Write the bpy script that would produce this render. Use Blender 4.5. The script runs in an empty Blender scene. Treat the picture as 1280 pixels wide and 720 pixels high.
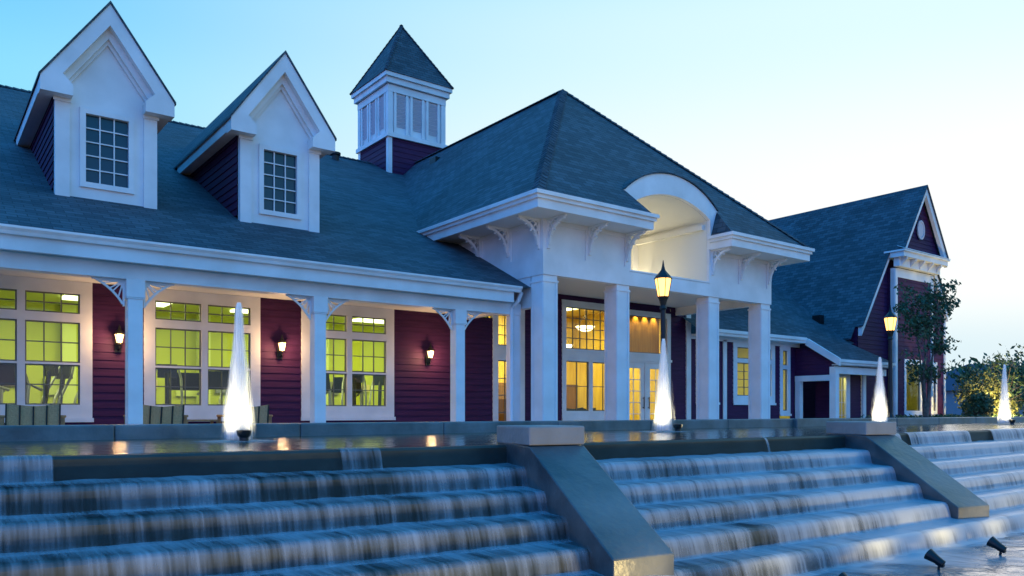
import bpy, math, random
from mathutils import Vector, Matrix, noise
R = math.radians
random.seed(7)
C = bpy.context.scene.collection
sc = bpy.context.scene
# ------------------------------------------------------------------ camera
EYE = 0.7                      # terrace floor is z = 0, eye is 0.7 above it
cam = bpy.data.cameras.new('camera'); cam.sensor_width = 36.0; cam.lens = 36.0 * 991 / 1280
cam.shift_y = 155 / 1280; cam.clip_start = 0.05; cam.clip_end = 3000
co = bpy.data.objects.new('camera', cam); C.objects.link(co)
co.location = (0, 0, EYE); co.rotation_euler = (R(90), 0, R(-37.1)); sc.camera = co
sc.view_settings.view_transform = 'Standard'; sc.view_settings.look = 'None'
sc.view_settings.exposure = 0.0; sc.view_settings.gamma = 1.0; sc.view_settings.use_curve_mapping = False
sc.render.engine = 'CYCLES'
sc.cycles.use_denoising = True
sc.cycles.max_bounces = 8; sc.cycles.transparent_max_bounces = 24
sc.cycles.sample_clamp_indirect = 6.0
sc.cycles.caustics_reflective = False; sc.cycles.caustics_refractive = False
# ------------------------------------------------------------------ world: dusk sky
GLOW_AZ = (0.955, 0.297)       # plan direction of the after-glow (right of the view)
w = bpy.data.worlds.new('World'); sc.world = w; w.use_nodes = True
nt = w.node_tree; N = nt.nodes; Lk = nt.links
for n in list(N): N.remove(n)
def wn(t, **k):
    n = N.new(t)
    for a, b in k.items(): setattr(n, a, b)
    return n
def ramp(node, stops, interp='EASE'):
    r = node.color_ramp; r.interpolation = interp
    while len(r.elements) > 1: r.elements.remove(r.elements[-1])
    for i, (p, c) in enumerate(stops):
        e = r.elements[0] if i == 0 else r.elements.new(p)
        e.position = p; e.color = (*c, 1)
wout = wn('ShaderNodeOutputWorld'); bg = wn('ShaderNodeBackground'); bg2 = wn('ShaderNodeBackground'); add = wn('ShaderNodeAddShader')
sky = wn('ShaderNodeTexSky', sky_type='NISHITA'); sky.sun_disc = False
sky.sun_elevation = R(1.0); sky.sun_rotation = math.atan2(GLOW_AZ[0], GLOW_AZ[1])
Lk.new(sky.outputs[0], bg2.inputs[0]); bg2.inputs[1].default_value = 0.01
tc = wn('ShaderNodeTexCoord'); sep = wn('ShaderNodeSeparateXYZ'); Lk.new(tc.outputs['Generated'], sep.inputs[0])
dot = wn('ShaderNodeVectorMath', operation='DOT_PRODUCT'); Lk.new(tc.outputs['Generated'], dot.inputs[0])
dot.inputs[1].default_value = (GLOW_AZ[0], GLOW_AZ[1], 0)
rz_glow = wn('ShaderNodeValToRGB'); Lk.new(sep.outputs['Z'], rz_glow.inputs[0])      # towards the glow, by height
rz_far = wn('ShaderNodeValToRGB'); Lk.new(sep.outputs['Z'], rz_far.inputs[0])        # away from the glow
rz_mid = wn('ShaderNodeValToRGB'); Lk.new(sep.outputs['Z'], rz_mid.inputs[0])        # a quarter turn from the glow
ramp(rz_glow, [(0.0, (.48, .76, .92)), (.06, (.60, .85, .96)), (.14, (.92, 1.0, 1.0)), (.26, (1.0, 1.02, 1.0)), (.42, (.78, 1.0, 1.0)), (.62, (.25, .80, 1.05)), (1.0, (.02, .48, 1.35))])
ramp(rz_mid, [(0.0, (.42, .80, .98)), (.18, (.36, .83, 1.0)), (.33, (.25, .74, 1.0)), (.43, (.17, .62, 1.0)), (.7, (.04, .52, 1.25)), (1.0, (.02, .48, 1.35))])
ramp(rz_far, [(0.0, (1.6, 1.35, 2.1)), (.10, (.38, .64, 1.68)), (.35, (.06, .68, 2.0)), (1.0, (.02, .48, 1.35))])
def mrange(a, b):
    q = wn('ShaderNodeMapRange'); q.interpolation_type = 'SMOOTHSTEP'; q.inputs[1].default_value = a; q.inputs[2].default_value = b; Lk.new(dot.outputs['Value'], q.inputs[0]); return q.outputs[0]
mx = wn('ShaderNodeMix', data_type='RGBA'); Lk.new(mrange(-.45, .30), mx.inputs[0]); Lk.new(rz_far.outputs[0], mx.inputs[6]); Lk.new(rz_mid.outputs[0], mx.inputs[7])
mx2 = wn('ShaderNodeMix', data_type='RGBA'); Lk.new(mrange(.25, 1.0), mx2.inputs[0]); Lk.new(mx.outputs[2], mx2.inputs[6]); Lk.new(rz_glow.outputs[0], mx2.inputs[7])
Lk.new(mx2.outputs[2], bg.inputs[0]); bg.inputs[1].default_value = 1.0
Lk.new(bg.outputs[0], add.inputs[0]); Lk.new(bg2.outputs[0], add.inputs[1]); Lk.new(add.outputs[0], wout.inputs[0])
# weak, very soft last light from the after-glow
sl = bpy.data.lights.new('sun', 'SUN'); sl.energy = 0.25; sl.angle = R(25); sl.color = (1, .88, .78)
so = bpy.data.objects.new('sun', sl); C.objects.link(so)
so.rotation_euler = Vector((-GLOW_AZ[0], -GLOW_AZ[1], -.12)).to_track_quat('-Z', 'Y').to_euler()

# ------------------------------------------------------------------ materials
def mat(name, col, rough=.6, metal=0, spec=.5):
    m = bpy.data.materials.new(name); m.use_nodes = True
    b = m.node_tree.nodes['Principled BSDF']
    b.inputs['Base Color'].default_value = (*col, 1); b.inputs['Roughness'].default_value = rough
    b.inputs['Metallic'].default_value = metal; b.inputs['Specular IOR Level'].default_value = spec
    return m
def nd(m, t, **k):
    n = m.node_tree.nodes.new(t)
    for a, b in k.items(): setattr(n, a, b)
    return n
def lk(m, a, b): m.node_tree.links.new(a, b)
def bsdf(m): return m.node_tree.nodes['Principled BSDF']
def uvscaled(m, sx, sy, src='UV'):
    t = nd(m, 'ShaderNodeTexCoord'); mp = nd(m, 'ShaderNodeMapping'); mp.inputs['Scale'].default_value = (sx, sy, 1 if src == 'UV' else sx)
    lk(m, t.outputs[src], mp.inputs[0]); return mp.outputs[0]
def noisy(m, c0, c1, scale=4, detail=6, src='Object', bump=0.0, rough=None, sx=1, sy=1):
    v = uvscaled(m, sx, sy, src)
    n = nd(m, 'ShaderNodeTexNoise'); n.inputs['Scale'].default_value = scale; n.inputs['Detail'].default_value = detail; lk(m, v, n.inputs['Vector'])
    r = nd(m, 'ShaderNodeValToRGB'); ramp(r, [(.3, c0), (.7, c1)], 'LINEAR'); lk(m, n.outputs['Fac'], r.inputs[0])
    lk(m, r.outputs[0], bsdf(m).inputs['Base Color'])
    if bump:
        n2 = nd(m, 'ShaderNodeTexNoise'); n2.inputs['Scale'].default_value = scale * 9; n2.inputs['Detail'].default_value = 4; lk(m, v, n2.inputs['Vector'])
        b = nd(m, 'ShaderNodeBump'); b.inputs['Strength'].default_value = bump; b.inputs['Distance'].default_value = .02
        lk(m, n2.outputs['Fac'], b.inputs['Height']); lk(m, b.outputs[0], bsdf(m).inputs['Normal'])
    if rough:
        mr = nd(m, 'ShaderNodeMapRange'); mr.inputs[3].default_value = rough[0]; mr.inputs[4].default_value = rough[1]
        lk(m, n.outputs['Fac'], mr.inputs[0]); lk(m, mr.outputs[0], bsdf(m).inputs['Roughness'])
    return m
M = {}
M['white'] = noisy(mat('white_paint', (.78, .78, .78), .5), (.67, .665, .655), (.82, .82, .82), 1.5, 9, 'Object', bump=.04)
M['cream'] = mat('cream_plaster', (.74, .72, .64), .7)
M['soffit'] = mat('soffit_paint', (.70, .70, .69), .6)
M['siding'] = noisy(mat('maroon_siding', (.12, .015, .06), .6, 0, .15), (.042, .011, .046), (.066, .018, .068), 3, 6, 'UV', sx=.5, sy=6)
M['muntin'] = mat('sash_grey', (.13, .135, .12), .5)
M['black'] = mat('black_iron', (.012, .012, .013), .4, .3)
M['brick'] = mat('brick_base', (.2, .1, .08), .8)
M['roof'] = mat('slate_shingle', (.07, .1, .12), .8)
def shingle(m, c0, c1, c2, bw, bh):
    v = uvscaled(m, 1, 1)
    br = nd(m, 'ShaderNodeTexBrick'); br.inputs['Scale'].default_value = 1; br.inputs['Brick Width'].default_value = bw; br.inputs['Row Height'].default_value = bh
    br.inputs['Mortar Size'].default_value = .008; br.inputs['Mortar Smooth'].default_value = .3; br.inputs['Bias'].default_value = -.1
    br.inputs['Color1'].default_value = (*c0, 1); br.inputs['Color2'].default_value = (*c1, 1); br.inputs['Mortar'].default_value = (*c2, 1); lk(m, v, br.inputs['Vector'])
    n = nd(m, 'ShaderNodeTexNoise'); n.inputs['Scale'].default_value = .55; n.inputs['Detail'].default_value = 8; lk(m, v, n.inputs['Vector'])
    mrr = nd(m, 'ShaderNodeMapRange'); mrr.inputs[1].default_value = .3; mrr.inputs[2].default_value = .7; mrr.inputs[3].default_value = .7; mrr.inputs[4].default_value = 1.25; lk(m, n.outputs['Fac'], mrr.inputs[0])
    mm = nd(m, 'ShaderNodeVectorMath', operation='SCALE'); lk(m, br.outputs['Color'], mm.inputs[0]); lk(m, mrr.outputs[0], mm.inputs['Scale'])
    lk(m, mm.outputs[0], bsdf(m).inputs['Base Color'])
    sp = nd(m, 'ShaderNodeSeparateXYZ'); lk(m, v, sp.inputs[0])
    dv = nd(m, 'ShaderNodeMath', operation='DIVIDE'); lk(m, sp.outputs[1], dv.inputs[0]); dv.inputs[1].default_value = bh
    fr = nd(m, 'ShaderNodeMath', operation='FRACT'); lk(m, dv.outputs[0], fr.inputs[0])
    iv = nd(m, 'ShaderNodeMath', operation='SUBTRACT'); iv.inputs[0].default_value = 1; lk(m, fr.outputs[0], iv.inputs[1])
    sb = nd(m, 'ShaderNodeMath', operation='MULTIPLY_ADD'); lk(m, br.outputs['Fac'], sb.inputs[0]); sb.inputs[1].default_value = -.5; lk(m, iv.outputs[0], sb.inputs[2])
    b = nd(m, 'ShaderNodeBump'); b.inputs['Strength'].default_value = .8; b.inputs['Distance'].default_value = .03
    lk(m, sb.outputs[0], b.inputs['Height']); lk(m, b.outputs[0], bsdf(m).inputs['Normal'])
shingle(M['roof'], (.024, .042, .056), (.066, .094, .114), (.011, .018, .024), .30, .145)
shingle(M['brick'], (.20, .10, .075), (.27, .17, .13), (.22, .2, .18), .22, .075)
M['concrete'] = noisy(mat('wet_concrete', (.2, .22, .22), .45), (.045, .075, .08), (.15, .19, .20), 2.2, 9, 'Object', bump=.25, rough=(.25, .6))
M['pier'] = noisy(mat('pier_stone', (.2, .2, .2), .5), (.035, .045, .05), (.15, .155, .15), 1.3, 12, 'Object', bump=.35, rough=(.18, .55))
M['cap'] = noisy(mat('cap_stone', (.27, .26, .25), .5), (.16, .155, .15), (.27, .26, .25), 1.8, 10, 'Object', bump=.35, rough=(.3, .6))
M['step'] = noisy(mat('wet_dark_stone', (.04, .06, .055), .5, 0, .3), (.012, .022, .020), (.034, .046, .041), 2.5, 8, 'Object', bump=.08, rough=(.4, .65))
M['paving'] = noisy(mat('terrace_paving', (.3, .28, .25), .8), (.36, .34, .32), (.50, .47, .44), 1.5, 6, 'Object', bump=.2)
M['grass'] = noisy(mat('lawn', (.05, .09, .03), .9), (.03, .06, .02), (.07, .11, .04), 1.2, 8, 'Object', bump=.5)
M['mulch'] = noisy(mat('mulch', (.08, .05, .03), .95), (.04, .025, .018), (.14, .09, .06), 9, 6, 'Object', bump=.8)
M['teak'] = noisy(mat('teak', (.35, .18, .07), .55), (.22, .11, .04), (.42, .23, .09), 2, 6, 'Object', sx=6)
M['weave'] = noisy(mat('woven_rope', (.3, .27, .24), .9), (.42, .27, .13), (.62, .42, .22), 60, 3, 'Object', bump=.5)
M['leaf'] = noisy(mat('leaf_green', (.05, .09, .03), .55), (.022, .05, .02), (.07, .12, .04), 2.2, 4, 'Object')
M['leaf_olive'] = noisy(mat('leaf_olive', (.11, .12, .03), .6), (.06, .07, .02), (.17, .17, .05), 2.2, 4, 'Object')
M['bark'] = noisy(mat('bark', (.12, .09, .07), .85), (.07, .05, .04), (.18, .14, .11), 8, 6, 'Object', bump=.6)
M['gymwall'] = mat('gym_wall_paint', (.56, .60, .07), .75)
M['gymwall_pale'] = mat('gym_ceiling_paint', (.68, .74, .24), .75)
M['gold'] = noisy(mat('gold_wall_paint', (.62, .40, .08), .6), (.46, .30, .03), (.66, .50, .07), 1.5, 4, 'UV', sx=5, sy=.6)
M['amber'] = noisy(mat('amber_timber', (.5, .26, .03), .5), (.42, .20, .02), (.60, .33, .04), 2, 6, 'UV', sx=8, sy=.5)
M['darkwood'] = noisy(mat('dark_timber', (.16, .08, .02), .5), (.12, .06, .015), (.22, .11, .03), 2, 6, 'UV', sx=8, sy=.6)
M['gold_pale'] = mat('pale_gold_paint', (.75, .62, .26), .6)
M['yellow'] = mat('yellow_wall_paint', (.78, .72, .16), .7)
M['carpet'] = mat('carpet', (.10, .11, .06), .95)
M['machine'] = mat('machine_plastic', (.02, .025, .02), .4)
M['machine_grey'] = mat('machine_metal', (.35, .36, .34), .35, .5)
M['farroof'] = mat('far_shingle', (.03, .05, .09), .9)
M['farwall'] = mat('far_wall', (.2, .22, .27), .8)
def emis(name, col, s):
    m = mat(name, col); b = bsdf(m); b.inputs['Emission Color'].default_value = (*col, 1); b.inputs['Emission Strength'].default_value = s; return m
M['bulb'] = emis('warm_lit_glass', (1, .62, .26), 4)
M['lantern'] = emis('lantern_lit_glass', (1, .50, .13), 3.2)
M['panel'] = emis('ceiling_panel_lit', (.95, 1, .55), 3)
M['bowl'] = emis('pendant_bowl_lit', (1, .86, .5), 4)
# thin glass: clear with a weak mirror
g = bpy.data.materials.new('window_glass'); g.use_nodes = True; M['glass'] = g
for n in list(g.node_tree.nodes): g.node_tree.nodes.remove(n)
go = nd(g, 'ShaderNodeOutputMaterial'); gm = nd(g, 'ShaderNodeMixShader'); gt = nd(g, 'ShaderNodeBsdfTransparent'); gg = nd(g, 'ShaderNodeBsdfGlossy')
gt.inputs[0].default_value = (.93, .95, .93, 1); gg.inputs['Roughness'].default_value = .02; gf = nd(g, 'ShaderNodeFresnel'); gf.inputs[0].default_value = 1.5
lk(g, gf.outputs[0], gm.inputs[0]); lk(g, gt.outputs[0], gm.inputs[1]); lk(g, gg.outputs[0], gm.inputs[2]); lk(g, gm.outputs[0], go.inputs[0])
M['darkglass'] = mat('dark_room_glass', (.012, .05, .075), .05, 0, .5); bsdf(M['darkglass']).inputs['IOR'].default_value = 1.45
# pool water
def water(name, col, rough, scale, strength, stretch=(1, 1)):
    m = mat(name, col, rough, 0, .6); bsdf(m).inputs['IOR'].default_value = 1.33
    v = uvscaled(m, stretch[0], stretch[1], 'Object')
    a = nd(m, 'ShaderNodeTexNoise'); a.inputs['Scale'].default_value = scale; a.inputs['Detail'].default_value = 5; a.inputs['Distortion'].default_value = .6; lk(m, v, a.inputs['Vector'])
    b = nd(m, 'ShaderNodeBump'); b.inputs['Strength'].default_value = strength; b.inputs['Distance'].default_value = .05; lk(m, a.outputs['Fac'], b.inputs['Height']); lk(m, b.outputs[0], bsdf(m).inputs['Normal'])
    return m
M['pool'] = water('still_pool_water', (.05, .055, .035), .12, 2.6, .5, (.6, 1.6))
M['lowpool'] = water('lower_pool_water', (.035, .10, .12), .16, 3.0, .7)
# falling water: streaks along the fall, thin where the stone shows through
f = bpy.data.materials.new('falling_water'); f.use_nodes = True; M['fall'] = f
for n in list(f.node_tree.nodes): f.node_tree.nodes.remove(n)
fo = nd(f, 'ShaderNodeOutputMaterial'); fm = nd(f, 'ShaderNodeMixShader'); ft = nd(f, 'ShaderNodeBsdfTransparent')
fp = nd(f, 'ShaderNodeBsdfPrincipled'); fp.inputs['Base Color'].default_value = (.36, .39, .43, 1); fp.inputs['Roughness'].default_value = .35
fv = uvscaled(f, 10, .9); fv2 = uvscaled(f, 2.3, .45); fv3 = uvscaled(f, 42, 2.2)
def fnoise(v, s):
    n = nd(f, 'ShaderNodeTexNoise'); n.inputs['Scale'].default_value = s; n.inputs['Detail'].default_value = 3; lk(f, v, n.inputs['Vector']); return n.outputs['Fac']
def fmath(op, a, b, c=None):
    n = nd(f, 'ShaderNodeMath', operation=op)
    for i, x in enumerate((a, b, c)):
        if x is None: continue
        if isinstance(x, (int, float)): n.inputs[i].default_value = x
        else: lk(f, x, n.inputs[i])
    return n.outputs[0]
n1 = fnoise(fv, 1); n2 = fnoise(fv2, 1); n3 = fnoise(fv3, 1)
s = fmath('MULTIPLY_ADD', n2, 1.1, fmath('MULTIPLY_ADD', n1, .9, fmath('MULTIPLY', n3, .52)))     # about .5 .. 1.5
at = nd(f, 'ShaderNodeAttribute'); at.attribute_name = 'flow'
s2 = fmath('ADD', s, fmath('MULTIPLY', fmath('SUBTRACT', at.outputs['Fac'], .5), 1.3))
fr_ = nd(f, 'ShaderNodeMapRange'); fr_.interpolation_type = 'SMOOTHSTEP'; fr_.inputs[1].default_value = .85; fr_.inputs[2].default_value = 1.95; lk(f, s2, fr_.inputs[0])
fac = fmath('MULTIPLY', fr_.outputs[0], .92)
lk(f, fac, fm.inputs[0]); lk(f, ft.outputs[0], fm.inputs[1]); lk(f, fp.outputs[0], fm.inputs[2]); lk(f, fm.outputs[0], fo.inputs[0])
# jet of white water
j = bpy.data.materials.new('white_jet_water'); j.use_nodes = True; M['jet'] = j
for n in list(j.node_tree.nodes): j.node_tree.nodes.remove(n)
jo = nd(j, 'ShaderNodeOutputMaterial'); jm = nd(j, 'ShaderNodeMixShader'); jt = nd(j, 'ShaderNodeBsdfTransparent'); ja = nd(j, 'ShaderNodeMixShader')
jd = nd(j, 'ShaderNodeBsdfDiffuse'); jd.inputs[0].default_value = (.9, .9, .92, 1); jl = nd(j, 'ShaderNodeBsdfTranslucent'); jl.inputs[0].default_value = (.9, .9, .92, 1)
ja.inputs[0].default_value = .5; lk(j, jd.outputs[0], ja.inputs[1]); lk(j, jl.outputs[0], ja.inputs[2])
jn = nd(j, 'ShaderNodeTexNoise'); jn.inputs['Scale'].default_value = 1; jn.inputs['Detail'].default_value = 3; lk(j, uvscaled(j, 30, 2.0), jn.inputs['Vector'])
jat = nd(j, 'ShaderNodeAttribute'); jat.attribute_name = 'flow'
j1 = nd(j, 'ShaderNodeMath', operation='MULTIPLY_ADD'); lk(j, jn.outputs['Fac'], j1.inputs[0]); j1.inputs[1].default_value = 1.0; j1.inputs[2].default_value = -.5
j2 = nd(j, 'ShaderNodeMath', operation='ADD', use_clamp=True); lk(j, j1.outputs[0], j2.inputs[0]); lk(j, jat.outputs['Fac'], j2.inputs[1])
lk(j, j2.outputs[0], jm.inputs[0]); lk(j, jt.outputs[0], jm.inputs[1]); lk(j, ja.outputs[0], jm.inputs[2]); lk(j, jm.outputs[0], jo.inputs[0])

# ------------------------------------------------------------------ mesh builder
class MB:
    def __init__(s): s.v = []; s.f = []; s.m = []; s.att = None; s.uv = {}
    def _add(s, vs, fs, mi=0):
        b = len(s.v); s.v += [tuple(p) for p in vs]
        for q in fs: s.f.append([b + i for i in q]); s.m.append(mi)
        return s
    def box(s, x0, x1, y0, y1, z0, z1, mi=0):
        x0, x1 = sorted((x0, x1)); y0, y1 = sorted((y0, y1)); z0, z1 = sorted((z0, z1))
        return s._add([(x0, y0, z0), (x1, y0, z0), (x1, y1, z0), (x0, y1, z0), (x0, y0, z1), (x1, y0, z1), (x1, y1, z1), (x0, y1, z1)],
                      [(0, 3, 2, 1), (4, 5, 6, 7), (0, 1, 5, 4), (1, 2, 6, 5), (2, 3, 7, 6), (3, 0, 4, 7)], mi)
    def poly(s, pts, mi=0): return s._add(pts, [range(len(pts))], mi)
    def prism(s, pts, d, mi=0):               # extrude a planar polygon by vector d
        n = len(pts); d = Vector(d); q = [Vector(p) for p in pts]; vs = q + [p + d for p in q]
        nrm = sum(((q[i] - q[0]).cross(q[i + 1] - q[0]) for i in range(1, n - 1)), Vector())
        fl = nrm.dot(d) > 0
        a = list(range(n)); b = list(range(n, 2 * n))
        fs = [a[::-1] if fl else a, b if fl else b[::-1]]
        for i in range(n):
            k = (i + 1) % n; qd = (i, k, n + k, n + i); fs.append(qd if fl else qd[::-1])
        return s._add(vs, fs, mi)
    def beam(s, p0, p1, w, h, mi=0, up=(0, 0, 1)):
        p0 = Vector(p0); p1 = Vector(p1); d = (p1 - p0).normalized(); u = Vector(up)
        sd = d.cross(u); 
        if sd.length < 1e-4: u = Vector((1, 0, 0)); sd = d.cross(u)
        sd.normalize(); u = sd.cross(d).normalized()
        a = sd * w / 2; b = u * h / 2
        vs = [p0 - a - b, p0 + a - b, p0 + a + b, p0 - a + b, p1 - a - b, p1 + a - b, p1 + a + b, p1 - a + b]
        return s._add(vs, [(0, 1, 2, 3), (7, 6, 5, 4), (0, 4, 5, 1), (1, 5, 6, 2), (2, 6, 7, 3), (3, 7, 4, 0)], mi)
    def tube(s, pts, rad, n=10, mi=0, cap=True):
        pts = [Vector(p) for p in pts]; rs = rad if isinstance(rad, (list, tuple)) else [rad] * len(pts)
        rings = []; prev = None
        for i, p in enumerate(pts):
            d = (pts[min(i + 1, len(pts) - 1)] - pts[max(i - 1, 0)]).normalized()
            if prev is None: prev = Vector((1, 0, 0)) if abs(d.x) < .9 else Vector((0, 1, 0))
            a = (prev - d * prev.dot(d)).normalized(); b = d.cross(a); prev = a
            rings.append([p + (a * math.cos(2 * math.pi * k / n) + b * math.sin(2 * math.pi * k / n)) * rs[i] for k in range(n)])
        vs = [p for r in rings for p in r]; fs = []
        for i in range(len(rings) - 1):
            for k in range(n): fs.append((i * n + k, i * n + (k + 1) % n, (i + 1) * n + (k + 1) % n, (i + 1) * n + k))
        if cap: fs += [tuple(range(n))[::-1], tuple(range((len(rings) - 1) * n, len(rings) * n))]
        return s._add(vs, fs, mi)
    def lathe(s, prof, c=(0, 0, 0), n=20, mi=0, wob=None):
        vs = []; fs = []
        for i, (r, z) in enumerate(prof):
            for k in range(n):
                a = 2 * math.pi * k / n; rr = r * (wob(a, z) if wob else 1)
                vs.append((c[0] + rr * math.cos(a), c[1] + rr * math.sin(a), c[2] + z))
        for i in range(len(prof) - 1):
            for k in range(n): fs.append((i * n + k, i * n + (k + 1) % n, (i + 1) * n + (k + 1) % n, (i + 1) * n + k))
        fs += [tuple(range(n))[::-1], tuple(range((len(prof) - 1) * n, len(prof) * n))]
        return s._add(vs, fs, mi)
    def siding(s, p0, p1, z0, z1, nrm, step=.16, lap=.022, clip=None, mi=0):
        # lap boards between plan points p0 and p1; clip(t0..t1) gives (a, b) range along the wall at height z
        p0 = Vector((*p0, 0)); p1 = Vector((*p1, 0)); nv = Vector((*nrm, 0)); L = p1 - p0; z = z0
        while z < z1 - .01:
            zt = min(z + step, z1)
            a0, b0 = clip(z) if clip else (0, 1); a1, b1 = clip(zt) if clip else (0, 1)
            if b0 > a0:
                if b1 <= a1: a1 = b1 = (a0 + b0) / 2
                A = p0 + L * a0 + nv * lap; B = p0 + L * b0 + nv * lap; A2 = p0 + L * a1 + nv * .004; B2 = p0 + L * b1 + nv * .004
                A0 = p0 + L * a0; B0 = p0 + L * b0
                zz = Vector((0, 0, 1))
                q = [A + zz * z, B + zz * z, B2 + zz * zt, A2 + zz * zt]
                if (q[1] - q[0]).cross(q[3] - q[0]).dot(nv) < 0: q = q[::-1]
                s.poly(q, mi)
                q = [A0 + zz * z, B0 + zz * z, B + zz * z, A + zz * z]
                if (q[1] - q[0]).cross(q[3] - q[0]).z > 0: q = q[::-1]
                s.poly(q, mi)
            z = zt
        return s
    def build(s, name, mats, parent=None, org=(0, 0, 0), z=EYE, smooth=False, att=None, bevel=0):
        me = bpy.data.meshes.new(name); ox, oy, oz = org
        me.from_pydata([(a - ox, b - oy, c + z - oz) for a, b, c in s.v], [], [list(q) for q in s.f])
        mats = mats if isinstance(mats, (list, tuple)) else [mats]
        for m in mats: me.materials.append(M[m])
        for p, mi in zip(me.polygons, s.m): p.material_index = mi; p.use_smooth = smooth
        uv = me.uv_layers.new(name='UVMap'); Z = Vector((0, 0, 1))
        for p in me.polygons:
            n = p.normal; h = Z.cross(n)
            h = Vector((1, 0, 0)) if h.length < 1e-3 else h.normalized()
            t = n.cross(h)
            for li in p.loop_indices:
                vi = me.loops[li].vertex_index
                if s.uv: uv.data[li].uv = s.uv[vi]
                else:
                    c = me.vertices[vi].co + Vector(org); uv.data[li].uv = (c.dot(h), c.dot(t))
        if s.att:
            a = me.attributes.new('flow', 'FLOAT', 'POINT')
            for i, x in enumerate(s.att): a.data[i].value = x
        o = bpy.data.objects.new(name, me); C.objects.link(o)
        if parent: o.parent = parent
        if bevel:
            b = o.modifiers.new('bevel', 'BEVEL'); b.width = bevel; b.segments = 2; b.limit_method = 'ANGLE'
        return o
def tag(o, label=None, cat=None, group=None, kind=None):
    if label: o['label'] = label
    if cat: o['category'] = cat
    if group: o['group'] = group
    if kind: o['kind'] = kind
    return o
def thing(name, label, cat, loc=(0, 0, 0), rz=0, group=None):
    o = bpy.data.objects.new(name, None); C.objects.link(o); o.location = loc; o.rotation_euler = (0, 0, rz); o.empty_display_size = .2
    return tag(o, label, cat, group)
def copy_tree(o, parent=None):
    c = o.copy(); C.objects.link(c); c.parent = parent
    for ch in list(o.children): copy_tree(ch, c)
    return c
def lamp(name, kind, loc, energy, col, parent=None, size=.05, rot=None, spot=None, blend=.6, aim=None, sx=None, sy=None):
    l = bpy.data.lights.new(name, kind); l.energy = energy; l.color = col
    if kind == 'AREA': l.shape = 'RECTANGLE'; l.size = sx; l.size_y = sy
    else: l.shadow_soft_size = size
    if kind == 'SPOT': l.spot_size = R(spot); l.spot_blend = blend
    o = bpy.data.objects.new(name, l); C.objects.link(o); o.location = loc
    if aim: o.rotation_euler = (Vector(aim) - Vector(loc)).to_track_quat('-Z', 'Y').to_euler()
    if parent: o.parent = parent
    return o

# ================================================================== SETTING: ground, pools
g = MB(); g.poly([(-600, -600, -1.95), (900, -600, -1.95), (900, 1200, -1.95), (-600, 1200, -1.95)])
g.build('ground', 'grass', z=EYE)['kind'] = 'structure'
g = MB(); g.box(-40, 60, 11.2, 24, -1.9, -.704); g.build('terrace', 'paving')['kind'] = 'structure'
g = MB(); g.box(-400, 700, 24.004, 900, -1.9, -.70); g.box(60.004, 700, 11.2, 24, -1.9, -.70); g.build('lawn', 'grass')['kind'] = 'structure'

ZW, RH, TD = -.341, .2023, .39
def lipY(x): return 6.984 - .1306 * x + .0058 * x * x
XS0, XS1, NX = -6.0, 23.0, 290
xs = [XS0 + (XS1 - XS0) * i / NX for i in range(NX + 1)]
# upper pool water
pw = MB()
for a, b in zip(xs[:-1], xs[1:]): pw.poly([(a, lipY(a) + .16, ZW), (b, lipY(b) + .16, ZW), (b, 10.8, ZW), (a, 10.8, ZW)])
pw.poly([(XS1, lipY(XS1) + .16, ZW), (40, lipY(XS1) + .16, ZW), (40, 10.8, ZW), (XS1, 10.8, ZW)])
pw.build('pool_water', 'pool')['kind'] = 'structure'
lw = MB(); lw.poly([(-14, -9, -1.555), (30, -9, -1.555), (30, 6.0, -1.555), (-14, 6.0, -1.555)])
lw.build('lower_pool_water', 'lowpool')['kind'] = 'structure'

# stepped cascade
FO = (4.0, 6.0, 0.0)
cas = thing('cascade_fountain', 'long stepped stone cascade with water pouring down over six broad dark steps', 'fountain', FO)
for k in range(6):
    st = MB(); top = ZW - k * RH - (.012 if k else .0)
    for i in range(NX):
        a, b = xs[i], xs[i + 1]; ya, yb = lipY(a) - k * TD, lipY(b) - k * TD
        back = .22 if k == 0 else TD + .02
        bot = top - RH - (.25 if k == 5 else .03)
        st.poly([(a, ya, bot), (b, yb, bot), (b, yb, top - .02), (a, ya, top - .02)])
        st.poly([(a, ya, top - .02), (b, yb, top - .02), (b, yb + .025, top), (a, ya + .025, top)])
        st.poly([(a, ya + .025, top), (b, yb + .025, top), (b, yb + back, top), (a, ya + back, top)])
    st.build('weir' if k == 0 else 'step', 'step', cas, FO)
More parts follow.
